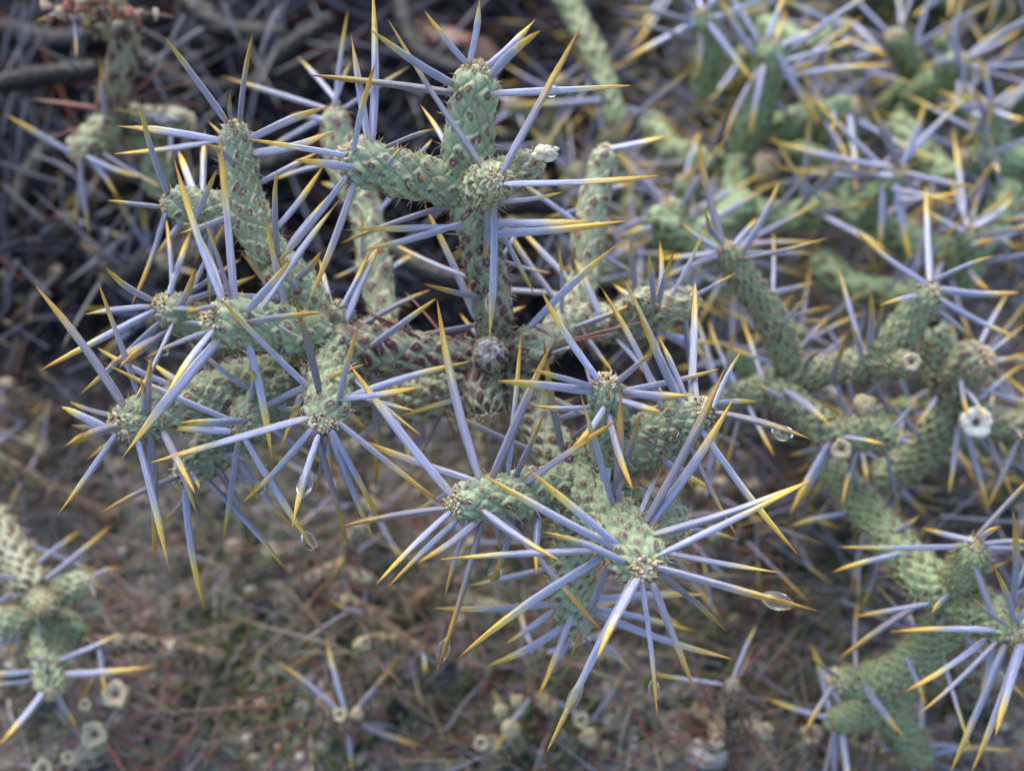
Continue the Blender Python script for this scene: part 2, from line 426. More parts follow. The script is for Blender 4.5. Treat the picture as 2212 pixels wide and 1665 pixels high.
SPLIST = []
def spines(key, rows, L=315, w=11.5, meshes=SP_NEW, name="spine"):
    """rows (bx,by,tx,ty[,s[,w]]): from base to tip on the layout grid; s=+1 leans to the viewer, -1 away, 0 lies across"""
    st = STEMS[key]
    for row in rows:
        bx, by, tx, ty = row[:4]; s = row[4] if len(row) > 4 else 0; ww = row[5] if len(row) > 5 else w
        d2 = np.hypot(st['pj'][:, 0] - bx, st['pj'][:, 1] - by)
        i = int(np.argmin(d2)); c = Vector(st['C'][i]); dz0 = st['pj'][i, 2]; k = pk(dz0); r = max(st['rad'][i], st['rm'] * .45) / k
        dx, dy = bx - st['pj'][i, 0], by - st['pj'][i, 1]; dist = math.hypot(dx, dy)
        if dist > r * .92: bx, by, hz = bx - dx * (1 - r * .88 / dist), by - dy * (1 - r * .88 / dist), r * .35
        else: hz = math.sqrt(max(0, r * r - dist * dist)) * .92
        zb = dz0 + hz * k * 1000
        l2 = math.hypot(tx - bx, ty - by)
        dd = math.sqrt(max(0, L * L - l2 * l2)); dd = min(dd, 230)
        lean = s * dd if s else rng.uniform(-.18, .22) * L
        zt = zb + lean * k * 1000
        b, t = P(bx, by, zb), P(tx, ty, zt)
        b = b - (t - b).normalized() * st['rm'] * .08
        r_ = ww * .74 * k * rng.uniform(.80, 1.10)
        o = add_spine(st['obj'], b, t, r_, meshes, name)
        SPLIST.append((b, t, r_, o))
def auto_spines(key, n, L=(.018, .030), r=.0008, meshes=SP_NEW, toward=.5, seed=0, name="spine", tipbias=True):
    st = STEMS[key]; r2 = random.Random(seed * 77 + len(key)); ar = list(st['areoles'])
    if not ar: return
    r2.shuffle(ar)
    if tipbias: ar.sort(key=lambda a: -a[1] + r2.uniform(0, st['L'] * .9))
    for (u, v) in ar[:n]:
        p, nn, tn = surf(st, u, v)
        d = (nn + tn * r2.uniform(-.1, .9) * toward * 2 + Vector((r2.uniform(-.3, .3), r2.uniform(-.3, .3), r2.uniform(-.3, .3)))).normalized()
        ln = r2.uniform(*L)
        if (p + d * ln).z < .002: d.z = abs(d.z)
        add_spine(st['obj'], p - d * st['rm'] * .1, p + d * ln, r * r2.uniform(.8, 1.15), meshes, name)

def grow(parent, key, p, d, r, depth, rs, age, out, seglen=(.018, .034), zmin=.006, res=.5, bristles=0, tint=(1, 1, 1), wool=True, mn=(5, 8)):
    """branching joints at wide angles, the way this cactus grows"""
    L = rs.uniform(*seglen); d = Vector(d).normalized()
    q = p + d * L
    if q.z < zmin: q.z = zmin + rs.uniform(0, .006)
    mid = p.lerp(q, .5) + Vector((rs.uniform(-1, 1), rs.uniform(-1, 1), rs.uniform(-.5, 1))) * L * .06
    k = f"{key}_{len(out)}"; end = depth <= 0
    stem(parent, k, [(p, r), (mid, r * rs.uniform(.95, 1.05)), (q, r * .96)], age=max(0, min(1, age + rs.uniform(-.15, .15))), res=res, bristles=bristles, tint=tint, wool=wool, mn=mn)
    out.append((k, end))
    if end: return
    nb = 2 if rs.random() < .75 else 3
    a, b = frame(d); ph = rs.uniform(0, 6.28)
    for i in range(nb):
        an = ph + i * 2 * math.pi / nb + rs.uniform(-.5, .5)
        lean = rs.uniform(.5, 1.5) if i else rs.uniform(.1, .6)
        nd = (d + (a * math.cos(an) + b * math.sin(an)) * lean + Vector((0, -.1, .35))).normalized()
        grow(parent, key, q - d * r * .5, nd, r * rs.uniform(.9, 1.0), depth - 1, rs, age - .2, out, seglen, zmin, res, bristles, tint, wool, mn)

# ------------------------------------------------------------------ ground
def ground_z(x, y):
    return (.0035 * np.sin(x * 31 + 1) * np.sin(y * 27 + 2) + .0022 * np.sin(x * 83 + y * 41) + .0012 * np.sin(x * 190 - y * 160 + 2) * np.sin(y * 230)
            + .0008 * np.sin(x * 420 + 3 * np.sin(y * 300)) + .0005 * np.sin(y * 700 + 2 * np.sin(x * 640)))
def build_ground():
    n = 420
    u = np.linspace(-1, 1, n); x = .34 * u + 3.4 * u ** 7 * np.abs(u) ** 4; y = x + .10
    X, Y = np.meshgrid(x, y); Z = ground_z(X, Y)
    V = np.stack([X, Y, Z], -1).reshape(-1, 3)
    i = np.arange(n - 1)[:, None] * n; j = np.arange(n - 1)[None, :]
    F = np.stack([i + j, i + j + 1, i + n + j + 1, i + n + j], -1).reshape(-1, 4)
    m, nt, b = mat_new("gritty_soil")
    tc = nt.nodes.new("ShaderNodeTexCoord")
    n1 = nt.nodes.new("ShaderNodeTexNoise"); n1.inputs["Scale"].default_value = 60; n1.inputs["Detail"].default_value = 8; n1.inputs["Roughness"].default_value = .7
    n2 = nt.nodes.new("ShaderNodeTexVoronoi"); n2.inputs["Scale"].default_value = 650
    for q in (n1, n2): nt.links.new(tc.outputs["Object"], q.inputs["Vector"])
    r1 = ramp(nt, [(.30, (.03, .025, .02)), (.44, (.085, .07, .054)), (.56, (.15, .128, .10)), (.70, (.25, .215, .17))])
    nt.links.new(n1.outputs[0], r1.inputs[0])
    mx = nt.nodes.new("ShaderNodeMix"); mx.data_type = 'RGBA'; mx.blend_type = 'OVERLAY'; mx.inputs[0].default_value = .55
    nt.links.new(r1.outputs[0], mx.inputs[6]); nt.links.new(n2.outputs["Color"], mx.inputs[7])
    hs = nt.nodes.new("ShaderNodeHueSaturation"); hs.inputs["Saturation"].default_value = .45
    nt.links.new(mx.outputs[2], hs.inputs["Color"]); nt.links.new(hs.outputs[0], b.inputs["Base Color"])
    b.inputs["Roughness"].default_value = .85
    bp = nt.nodes.new("ShaderNodeBump"); bp.inputs["Strength"].default_value = .8; bp.inputs["Distance"].default_value = .001
    nt.links.new(n2.outputs[0], bp.inputs["Height"]); nt.links.new(bp.outputs[0], b.inputs["Normal"])
    o = link("ground", np_mesh("ground", V, F, None, m)); o["kind"] = "structure"
    tag(o, "gritty grey brown desert soil under the cactus plants", "ground", kind="structure")
build_ground()

def on_ground(x, y): return Vector((x, y, float(ground_z(np.array(x), np.array(y)))))
# gravel: thousands of small stones
rg = random.Random(3); acc = Acc()
PALS = [(.30, .26, .22), (.22, .20, .19), (.36, .33, .30), (.16, .13, .11), (.26, .20, .16), (.42, .38, .33), (.10, .09, .09), (.30, .22, .18)]
for i in range(14000):
    if i < 12400: x, y = rg.uniform(-.27, .27), rg.uniform(-.09, .36)
    else: x, y = rg.uniform(-.5, .5), rg.uniform(-.3, .65)
    s = .0005 + .0014 * rg.random() ** 3 + (.0016 * rg.random() if rg.random() < .05 else 0)
    p = on_ground(x, y); c = np.array(rg.choice(PALS)) * rg.uniform(.45, 1.15)
    blob(acc, (x, y, p.z + s * .25), (s * rg.uniform(.8, 1.4), s * rg.uniform(.8, 1.3), s * rg.uniform(.6, .9)), c, i, .12)
o = link("gravel", acc.mesh("gravel", M_GRAVEL)); tag(o, "fine brown and grey gravel scattered over the soil", "gravel", kind="stuff")
# fallen spines, straw and bark shreds lying about
acc = Acc()
for i in range(8000):
    x, y = rg.uniform(-.28, .28), rg.uniform(-.09, .40)
    p = on_ground(x, y) + Vector((0, 0, rg.uniform(.0005, .004)))
    a = rg.uniform(0, 6.28); L = rg.uniform(.008, .036)
    q = p + Vector((math.cos(a) * L, math.sin(a) * L, rg.uniform(-.001, .008 if rg.random() < .7 else .024)))
    k = rg.random()
    c = (.19, .075, .05) if k < .20 else (.30, .25, .18) if k < .42 else (.28, .26, .29) if k < .66 else (.17, .10, .085) if k < .82 else (.15, .17, .08) if k < .95 else (.40, .38, .36)
    c = np.array(c) * rg.uniform(.4, 1.0)
    needle(acc, p, q, rg.uniform(.00016, .00048), c, c * 1.4 if k < .2 else c, 4, rg.uniform(-.0012, .0012))
o = link("plant_litter", acc.mesh("plant_litter", M_LITTER)); tag(o, "fallen red and straw coloured spines and dry shreds on the soil", "litter", kind="stuff")
acc = Acc()
for i in range(1500):
    x, y = rg.uniform(-.27, .27), rg.uniform(-.09, .34); p = on_ground(x, y); s_ = rg.uniform(.0008, .0026)
    c = np.array(rg.choice([(.30, .24, .16), (.22, .16, .11), (.38, .33, .25), (.15, .09, .09), (.20, .20, .12)])) * rg.uniform(.5, 1.1)
    blob(acc, (x, y, p.z + .0009 + rg.uniform(0, .002)), (s_, s_ * rg.uniform(.3, .8), s_ * rg.uniform(.12, .4)), c, i, .15, Quaternion((rg.uniform(-1, 1), rg.uniform(-1, 1), rg.uniform(-2, 2)), rg.uniform(0, 3)).normalized())
o = link("bark_chips", acc.mesh("bark_chips", M_LITTER)); tag(o, "scattered brown and tan flakes of bark and dried cactus skin", "litter", kind="stuff")
# low green seedlings and moss
acc = Acc()
for i in range(150):
    px, py = (rg.uniform(430, 1250), rg.uniform(1230, 1640)) if i < 60 else (rg.uniform(1350, 1850), rg.uniform(1150, 1660)) if i < 85 else (rg.uniform(0, 2212), rg.uniform(900, 1660))
    g = G(px, py)
    for j in range(16):
        x, y = g.x + rg.gauss(0, .008), g.y + rg.gauss(0, .008)
        p = on_ground(x, y); a = rg.uniform(0, 6.28); L = rg.uniform(.003, .009)
        c = np.array((.12, .16, .065)) * rg.uniform(.4, 1.3)
        needle(acc, p, p + Vector((math.cos(a) * L * .7, math.sin(a) * L * .7, L * rg.uniform(.3, .9))), rg.uniform(.0003, .0007), c, c * 1.2, 4, rg.uniform(-.001, .001))
o = link("ground_cover", acc.mesh("ground_cover", M_LITTER)); tag(o, "low olive green seedlings and moss on the soil", "ground cover", kind="stuff")

# ------------------------------------------------------------------ the main cactus (sharp, in the middle)
gr = G(1090, 1010)
main = thing("cholla_cactus", "large sage green branching cactus with long lavender spines and a white cut stem end", "cactus", gr)
stem(main, 'trunk', [(gr - Vector((0, 0, .01)), .0062), (gr.lerp(P(1066, 800, -34), .5), .0056), (P(1058, 775, -28), .0048)], age=.95, tip='none', res=.6, name="trunk")
MS = [  # key, points, age, tip
 ('n0cut', [(1066, 782, -30, 42), (1060, 768, -20, 42), (1056, 760, -14, 37)], .95, 'cut'),
 ('vert', [(1066, 735, -26, 44), (1062, 640, -21, 45), (1040, 540, -15, 46), (1010, 425, -8, 50)], .72, 'none'),
 ('top', [(1004, 420, -8, 50), (1010, 330, -5, 58), (1020, 230, -1, 59), (1032, 140, 2, 47)], .12, 'dome'),
 ('stub', [(1020, 425, -10, 44), (1046, 405, 0, 50), (1078, 388, 13, 46)], .15, 'dome'),
 ('left', [(1010, 400, -9, 52), (910, 385, -5, 55), (820, 362, 0, 55), (738, 338, 4, 50)], .2, 'dome'),
 ('rstub', [(1060, 395, -10, 42), (1110, 372, -8, 44), (1166, 345, -6, 38)], .45, 'dome'),
 ('low', [(1030, 500, -10, 44), (1020, 470, -9, 50), (1020, 430, -8, 48)], .4, 'none'),
 ('larm', [(1030, 768, -25, 40), (920, 765, -21, 50), (820, 756, -17, 54), (705, 733, -13, 52)], .9, 'none'),
 ('rarm', [(1090, 775, -26, 44), (1140, 755, -23, 50), (1198, 735, -20, 46)], .9, 'dome'),
 ('darm', [(1050, 800, -26, 38), (1044, 840, -21, 46), (1052, 905, -18, 38)], .85, 'dome'),
 ('drarm', [(1095, 800, -27, 40), (1150, 890, -22, 50), (1200, 970, -16, 54), (1262, 1035, -11, 56)], .6, 'none'),
 ('a', [(1300, 1010, -10, 46), (1318, 930, -4, 50), (1308, 818, 4, 40)], .2, 'dome'),
 ('b', [(1255, 1020, -10, 50), (1350, 975, -6, 56), (1450, 920, -2, 58), (1528, 880, 3, 44)], .25, 'dome'),
 ('c', [(1250, 1045, -9, 52), (1160, 1062, -2, 56), (1070, 1075, 4, 58), (975, 1088, 9, 46)], .12, 'dome'),
 ('d', [(1245, 1040, -9, 60), (1300, 1105, 0, 68), (1355, 1170, 9, 68), (1402, 1238, 19, 52)], .08, 'dome'),
 ('e', [(1300, 1080, -10, 46), (1390, 1105, -12, 50), (1485, 1140, -14, 42)], .3, 'dome'),
 ('f', [(1245, 1080, -14, 48), (1240, 1180, -20, 52), (1236, 1280, -26, 50), (1250, 1370, -32, 40)], .3, 'dome'),
 ('g1', [(705, 725, -15, 50), (660, 650, -15, 52), (590, 560, -14, 50)], .35, 'none'),
 ('g2', [(598, 570, -14, 46), (555, 500, -14, 46), (528, 430, -13, 44), (515, 350, -12, 44), (505, 268, -10, 38)], .25, 'dome'),
 ('gl', [(530, 450, -15, 38), (450, 447, -15, 40), (355, 438, -14, 36)], .3, 'dome'),
 ('h', [(700, 728, -13, 50), (620, 715, -6, 56), (540, 700, 0, 62), (448, 690, 6, 48)], .12, 'dome'),
 ('i', [(712, 735, -13, 46), (712, 800, -7, 50), (706, 860, 0, 54), (698, 925, 8, 46)], .15, 'dome'),
 ('j', [(640, 800, -20, 56), (540, 830, -16, 62), (420, 872, -10, 58), (310, 900, -4, 52), (248, 918, 0, 40)], .25, 'dome'),
 ('k', [(640, 830, -18, 52), (580, 870, -13, 54), (515, 925, -5, 46)], .25, 'dome'),
 ('l', [(560, 900, -24, 50), (470, 965, -22, 54), (388, 1042, -18, 42)], .3, 'dome'),
 ('m', [(520, 730, -22, 50), (430, 700, -19, 50), (340, 655, -14, 42)], .25, 'dome'),
 ('hstub', [(715, 735, -20, 34), (730, 700, -16, 38), (738, 655, -14, 32)], .5, 'dome'),
 ('under', [(1030, 800, -34, 44), (920, 860, -36, 50), (800, 870, -36, 52), (640, 830, -24, 50)], .55, 'none'),
 ('back1', [(835, 700, -40, 34), (812, 600, -44, 38), (795, 480, -48, 40), (770, 410, -50, 42), (735, 330, -52, 42), (722, 235, -52, 36)], .5, 'dome'),
 ('back1r', [(705, 733, -20, 40), (780, 730, -32, 40), (840, 700, -42, 36)], .75, 'none'),
 ('backr', [(1215, 690, -36, 34), (1262, 600, -44, 36), (1268, 520, -46, 36), (1290, 400, -48, 36), (1312, 318, -48, 30)], .5, 'dome'),
 ('backr2', [(1180, 745, -26, 42), (1240, 690, -34, 40), (1330, 700, -36, 44), (1440, 670, -34, 46), (1500, 640, -32, 38)], .55, 'dome'),
 ('backr3', [(1330, 690, -36, 36), (1370, 670, -30, 38), (1412, 640, -22, 34)], .4, 'dome'),
]
for key, pts, age, tip in MS:
    stem(main, key, [(a_, b_, c_, d_ * .95) for a_, b_, c_, d_ in pts], age=age, tip=tip, res=1.0 if 'back' not in key else .6, wool=key not in ('rarm',), mn=(4, 6) if key in ('back1', 'backr') else (7, 11) if key in 'bdjklfe' or key == 'under' else (5, 8) if key in ('larm', 'rarm', 'n0cut', 'top') else (6, 9))
# pith of the cut stem
w = P(1056, 757, -12); r2 = random.Random(5); rs_ = np.random.RandomState(8); nr_, na_ = 16, 40
an_ = np.arange(na_) / na_ * 2 * math.pi; V_, C_ = [], []
edge_ = 1 + .10 * np.sin(3 * an_ + 1) + .07 * np.sin(7 * an_ + 2) + .05 * rs_.randn(na_)
for i_ in range(nr_):
    q_ = 1.02 - i_ / (nr_ - 1); q_ = max(q_, .01); rr_ = q_ * 23 * pk(-12) * (edge_ if q_ > .5 else 1 + (edge_ - 1) * q_ * 2)
    hh_ = (.0006 * (1 - q_ ** 8) + .00022 * rs_.randn(na_) + .0003 * np.sin(5 * an_ + q_ * 9) * q_) * (1 if i_ else 0) - (.0012 if i_ == 0 else 0)
    V_.append(np.cos(an_)[:, None] * rr_[:, None] * np.array(RIGHT) + np.sin(an_)[:, None] * rr_[:, None] * np.array(UP) - hh_[:, None] * np.array(VIEW))
    C_.append(np.array((.56, .48, .47)) * (1 + .16 * rs_.randn(na_, 1)).clip(.55, 1.2))
pith_me = np_mesh("pith", np.concatenate(V_), tube_faces(nr_, na_), np.concatenate(C_), M_WOOL)
o = link("pith", pith_me, STEMS['n0cut']['obj'], w); o["label"] = "crumbly white pith"
acc = Acc(); w = P(1180, 330, -4)
for i in range(16):
    blob(acc, Vector((r2.uniform(-.0017, .0017), r2.uniform(-.0009, .0009), r2.uniform(-.0008, .0008))), (.0011, .0008, .0008), np.array((.70, .66, .50)) * r2.uniform(.85, 1.1), i, .2)
link("pale_flake", acc.mesh("pale_flake", M_WOOL), STEMS['rstub']['obj'], w)

spines('g2', [(483, 260, 357, 82, 1), (518, 263, 546, 72, 1), (470, 305, 245, 272), (467, 302, 245, 333), (547, 300, 723, 227), (500, 257, 497, 203, 1, 7), (553, 330, 720, 283), (600, 548, 598, 367, 1), (511, 530, 585, 438, 0, 8), (623, 537, 738, 398), (505, 313, 447, 260, -1, 8)])
spines('gl', [(363, 420, 300, 220, 1), (343, 447, 232, 433, 1, 9), (357, 480, 283, 661), (420, 475, 468, 366, 1, 9), (395, 478, 340, 548, -1, 9), (440, 480, 380, 488, -1, 8), (470, 475, 420, 570, -1)])
spines('left', [(742, 335, 533, 301), (762, 362, 637, 346, 1), (795, 310, 757, 68), (803, 310, 805, -25, 0, 13), (763, 405, 660, 668), (835, 360, 870, 318, 1, 7), (897, 336, 933, 301, -1, 7), (830, 320, 950, 276, -1, 8), (745, 392, 572, 600, -1)])
spines('top', [(970, 200, 666, 162), (978, 182, 799, 64, 1), (985, 137, 917, 24), (1016, 130, 1036, -8), (1068, 143, 1160, 38), (1062, 165, 1168, 66, 1), (1062, 203, 1364, 185)])
spines('stub', [(1045, 363, 838, 42, 1, 12), (1092, 357, 1257, 55, 1, 12), (1115, 410, 1428, 379), (1054, 423, 1039, 606, -1, 13), (1066, 440, 1055, 756, 0, 12.5), (1074, 470, 1157, 640, -1), (1090, 455, 1215, 415, -1, 9)])
spines('low', [(1080, 474, 1278, 479, -1), (1084, 510, 1352, 478), (1000, 480, 762, 545), (1000, 490, 735, 497, 0, 9), (985, 440, 735, 526, -1)])
spines('vert', [(1015, 690, 917, 443, 0), (1078, 560, 1192, 590, -1, 8), (1010, 600, 838, 520, -1, 8), (1110, 548, 1135, 487, -1, 7), (1015, 735, 993, 676, -1, 7), (1075, 690, 1140, 660, -1, 7)])
spines('rarm', [(1140, 698, 1348, 516), (1195, 762, 1255, 745, 0, 5)])
spines('n0cut', [(1030, 830, 1135, 880, -1, 7)])
spines('h', [(482, 640, 375, 340), (507, 643, 473, 292, 0, 13), (465, 640, 403, 675, 1, 9), (565, 668, 742, 420), (460, 715, 353, 862, 1), (470, 740, 257, 998, 0, 14), (463, 712, 315, 773, -1, 9), (537, 745, 589, 1003, 0, 12), (533, 697, 703, 674, 1), (480, 650, 410, 480, -1), (500, 650, 440, 470, 0, 9), (600, 700, 650, 728, 1, 5)])
spines('i', [(670, 840, 467, 635, 1), (692, 857, 628, 620, 1), (653, 902, 323, 1000, 0, 12.5), (663, 918, 524, 1085, -1), (688, 942, 628, 1152, 0, 11), (704, 945, 680, 1068, -1, 9), (583, 950, 752, 1178, -1), (754, 858, 1019, 780), (740, 915, 962, 1094), (730, 870, 775, 700, 1, 9), (745, 940, 825, 1130, -1), (725, 945, 810, 1170, -1), (720, 955, 775, 1060, -1, 8)])
spines('larm', [(800, 748, 942, 645, 1), (806, 805, 811, 1058, -1), (790, 660, 930, 626, -1), (860, 800, 760, 850, -1, 8)])
spines('j', [(267, 878, 77, 618, 0, 13.5), (303, 861, 212, 610, 0, 11), (320, 888, 328, 771, 1), (247, 895, 150, 867, -1, 9), (228, 925, 132, 878), (213, 932, 153, 918, 1, 8), (255, 922, 132, 968, 1), (250, 951, 120, 1117), (300, 961, 367, 1240, 0, 12.5), (325, 950, 333, 1212, -1), (350, 930, 422, 1066, 1), (480, 880, 310, 770, -1)])
spines('k', [(497, 900, 213, 778), (527, 908, 378, 912, 1, 12), (475, 938, 345, 924), (517, 970, 482, 1166, -1), (553, 985, 693, 1208), (590, 930, 730, 1020, -1, 9), (540, 975, 590, 1050, -1, 8)])
spines('l', [(383, 1031, 218, 1108), (410, 1068, 441, 1315), (447, 1038, 617, 1230), (413, 1020, 430, 1058, 1, 6), (430, 1050, 340, 1140, -1), (470, 1010, 540, 1120, -1)])
spines('m', [(327, 648, 227, 577, 1), (312, 668, 177, 680), (323, 690, 85, 801), (335, 716, 175, 850), (368, 718, 250, 802, 1), (383, 668, 423, 578, 1), (370, 625, 412, 500, -1), (402, 650, 560, 592, -1), (395, 640, 520, 560, -1, 9)])
spines('hstub', [(720, 690, 690, 560, -1, 9), (750, 690, 835, 500, 0, 11), (740, 660, 800, 540, 0, 9)])
spines('drarm', [(1217, 975, 1174, 730, 1, 10.5), (1170, 981, 947, 877, 0, 10), (1125, 900, 1240, 860, -1, 8), (1175, 985, 1090, 1040, -1, 9)])
spines('c', [(972, 1053, 754, 785, 0, 13.5), (1034, 1023, 944, 646, 0, 14), (1062, 1020, 1192, 740, 1, 14), (1097, 1023, 1126, 719, 0, 11), (1020, 1010, 754, 941, -1), (950, 1105, 735, 1137), (967, 1122, 812, 1263, 0, 12), (1034, 1136, 905, 1213, 1), (1044, 1140, 940, 1461, 0, 12.5), (1040, 1100, 1207, 1209, 1, 13), (1078, 1130, 1082, 1190, -1, 8), (1085, 1115, 1303, 1366, 0, 11.5), (1110, 1140, 1056, 1266, -1), (1134, 1045, 1337, 905, 1), (990, 1040, 880, 1110, -1, 8), (1010, 1125, 960, 1290, -1, 8)])
spines('a', [(1284, 818, 1167, 624), (1340, 825, 1407, 762, 1, 9), (1271, 845, 1074, 823, 1), (1257, 838, 1147, 798, 1, 8), (1350, 845, 1502, 853, 1), (1364, 841, 1555, 797), (1314, 890, 1367, 1057, 1), (1262, 900, 1160, 840, -1, 10), (1290, 870, 1255, 750, -1, 8)])
spines('b', [(1430, 880, 1300, 623), (1464, 860, 1350, 605), (1480, 855, 1420, 720, 0, 9), (1550, 897, 1750, 948, 0, 11), (1525, 945, 1725, 1199, 0, 12), (1497, 970, 1596, 1166, 0, 11), (1530, 871, 1640, 868, -1, 8), (1500, 850, 1490, 700, -1, 9), (1540, 880, 1600, 760, -1, 9), (1440, 970, 1500, 1060, -1, 8)])
spines('d', [(1345, 1184, 1119, 995, 1, 12.5), (1352, 1192, 1012, 1007, 0, 11), (1327, 1101, 1250, 838, 1), (1332, 1103, 1340, 828), (1393, 1133, 1578, 768, 1, 14), (1405, 1130, 1584, 862, 0, 14), (1412, 1155, 1755, 1036, 0, 13.5), (1434, 1193, 1748, 1041, 1, 13), (1310, 1190, 949, 1208, 0, 13), (1300, 1206, 992, 1418, 0, 14), (1347, 1263, 1181, 1624, 0, 15), (1310, 1216, 1231, 1420, -1, 12), (1370, 1256, 1290, 1422, 1, 12), (1376, 1270, 1420, 1547, 0, 11.5), (1414, 1270, 1501, 1489, 0, 12), (1437, 1218, 1770, 1320, 0, 13), (1437, 1240, 1571, 1364, -1), (1385, 1110, 1440, 990, -1, 9)])
spines('f', [(1224, 1346, 1052, 1438), (1217, 1300, 934, 1313), (1230, 1386, 1162, 1501, 0, 9), (1290, 1296, 1524, 1285), (1285, 1320, 1583, 1423), (1290, 1310, 1508, 1364, -1), (1270, 1380, 1300, 1445, -1, 6), (1275, 1360, 1376, 1461, -1, 9), (1210, 1220, 1100, 1240, -1, 9)])
spines('e', [(1480, 1140, 1594, 1166, -1, 9), (1440, 1150, 1500, 1240, -1, 9)])
spines('back1', [(683, 237, 473, 163, -1), (745, 215, 640, 120, -1), (750, 235, 890, 140, 0, 9), (700, 260, 620, 250, -1, 9), (735, 140, 752, 20, 0, 8), (790, 400, 890, 330, -1, 9), (815, 600, 905, 545, -1, 9), (800, 560, 720, 600, -1, 8), (780, 560, 780, 450, 0, 7), (720, 230, 760, 130, 0, 9)], w=9)
spines('backr', [(1300, 420, 1370, 400, -1, 8), (1320, 320, 1450, 290, 0, 9), (1280, 540, 1400, 600, -1, 8), (1240, 580, 1240, 540, 0, 7), (1260, 450, 1180, 470, -1, 8)], w=8)
spines('backr2', [(1300, 700, 1240, 560, 0, 9), (1420, 720, 1560, 745, -1, 9), (1500, 640, 1590, 590, 0, 8), (1480, 690, 1500, 830, -1, 9), (1380, 720, 1300, 800, -1, 8), (1450, 640, 1530, 480, 0, 8)], w=8)
spines('backr3', [(1412, 650, 1400, 535, 1, 8), (1425, 640, 1425, 520, 0, 8), (1440, 660, 1455, 545, 1, 8), (1400, 660, 1320, 610, -1, 8)], w=8)
spines('under', [(917, 1000, 990, 905, -1, 9), (870, 920, 980, 850, -1, 9), (840, 900, 760, 960, -1, 9), (960, 900, 900, 1000, -1, 8)], w=9)
for k_, n_ in (('h', 5), ('i', 4), ('j', 6), ('k', 4), ('l', 4), ('m', 5), ('g1', 3), ('g2', 4), ('gl', 3), ('left', 3), ('c', 3), ('b', 5), ('d', 3), ('a', 3), ('e', 3), ('f', 4), ('drarm', 3), ('under', 4), ('back1', 5), ('backr', 4), ('backr2', 6), ('vert', 3)):
    auto_spines(k_, n_, (.012, .026), .00068, seed=len(k_) * 7 + n_, toward=.3, tipbias=False)
spines('larm', [(855, 700, 782, 665, 0, 6), (960, 725, 875, 630, 0, 4.5), (905, 730, 795, 675, 0, 5)], meshes=SP_RED, name="red_spine")
spines('rarm', [(1217, 741, 1404, 691, 0, 5), (1200, 750, 1330, 720, 0, 4)], meshes=SP_RED, name="red_spine")
spines('under', [(880, 850, 1010, 830, -1, 5), (960, 890, 1000, 980, -1, 4.5)], meshes=SP_RED, name="red_spine")

# ------------------------------------------------------------------ water drops on the spines
def drop(px, py, length, fat, label, sag=.35):
    best = None
    for b, t, r, o in SPLIST:
        b2, t2 = proj(b), proj(t); dx, dy = t2[0] - b2[0], t2[1] - b2[1]
        u = max(.05, min(.97, ((px - b2[0]) * dx + (py - b2[1]) * dy) / (dx * dx + dy * dy)))
        e = math.hypot(b2[0] + u * dx - px, b2[1] + u * dy - py) - (b2[2] + t2[2]) * .1
        if best is None or e < best[0]: best = (e, b, t, r, u)
    _, b, t, r, u = best
    c = b.lerp(t, u); ax = (t - b).normalized(); ns, nr = 24, 15
    down = Vector((0, 0, -1)); down = (down - ax * down.dot(ax)).normalized(); side = ax.cross(down)
    R = r * (1 + (fat - 1) * 1.25) * (1 if u < .6 else 1 - .3 * (u - .6) / .4); H = length * .92 * pk(0) / 2; sag *= .6; V = []
    for i in range(nr):
        x = -1 + 2 * i / (nr - 1); pr = max(.02, (1 - abs(x) ** 1.9)) ** .62
        ce = c + ax * (x * H) + down * (R * sag * (1 - x * x))
        for j in range(ns):
            a = 2 * math.pi * j / ns
            V.append(ce + (down * math.cos(a) + side * math.sin(a)) * (R * pr) - c)
    o = link("water_droplet", np_mesh("water_droplet", [list(v) for v in V], tube_faces(nr, ns), None, M_WATER), None, c)
    tag(o, label, "droplet", "water droplets caught on the spines")
for d in [(1680, 1297, 78, 1.95, "large clear water droplet near the tip of the long spine pointing over the black pebble"),
          (957, 1405, 66, 1.9, "water droplet at the yellow end of the lone spine hanging clear of the woolly joint", .1),
          (658, 1045, 72, 2.0, "tall clear water droplet half way down a lavender spine below a blunt joint", .1),
          (667, 1168, 56, 1.9, "small water droplet wrapped round an amber spine tip above the gravel", .1),
          (1408, 1490, 54, 1.9, "water droplet low on the thin spine that hangs straight down above the pale stone", .3),
          (1690, 938, 56, 2.1, "water droplet slung under the yellow tip of a spine beside the tan knob", .6),
          (1234, 1500, 80, 1.35, "thin sleeve of water on the longest and thickest hanging spine", .0),
          (1195, 1440, 44, 1.45, "thin sleeve of water on a short hanging spine beside the longest thick one", .0),
          (1075, 1240, 52, 1.9, "water droplet on a short yellow spine tip between two woolly joints", .3),
          (1252, 1372, 50, 1.8, "water droplet over the end of the drooping joint", .3),
          (355, 757, 40, 1.9, "round water droplet on a thin grey spine beside the bulging joint", .3),
          (563, 1056, 44, 1.8, "water droplet under the amber tip of a slanting spine beside the tall droplet", .5),
          (1056, 655, 58, 1.45, "thin sleeve of water on the spine that ends over the white cut stem", .0),
          (1190, 200, 34, 1.6, "water bead where two spines cross beside the topmost joint", .2)]:
    drop(*d)

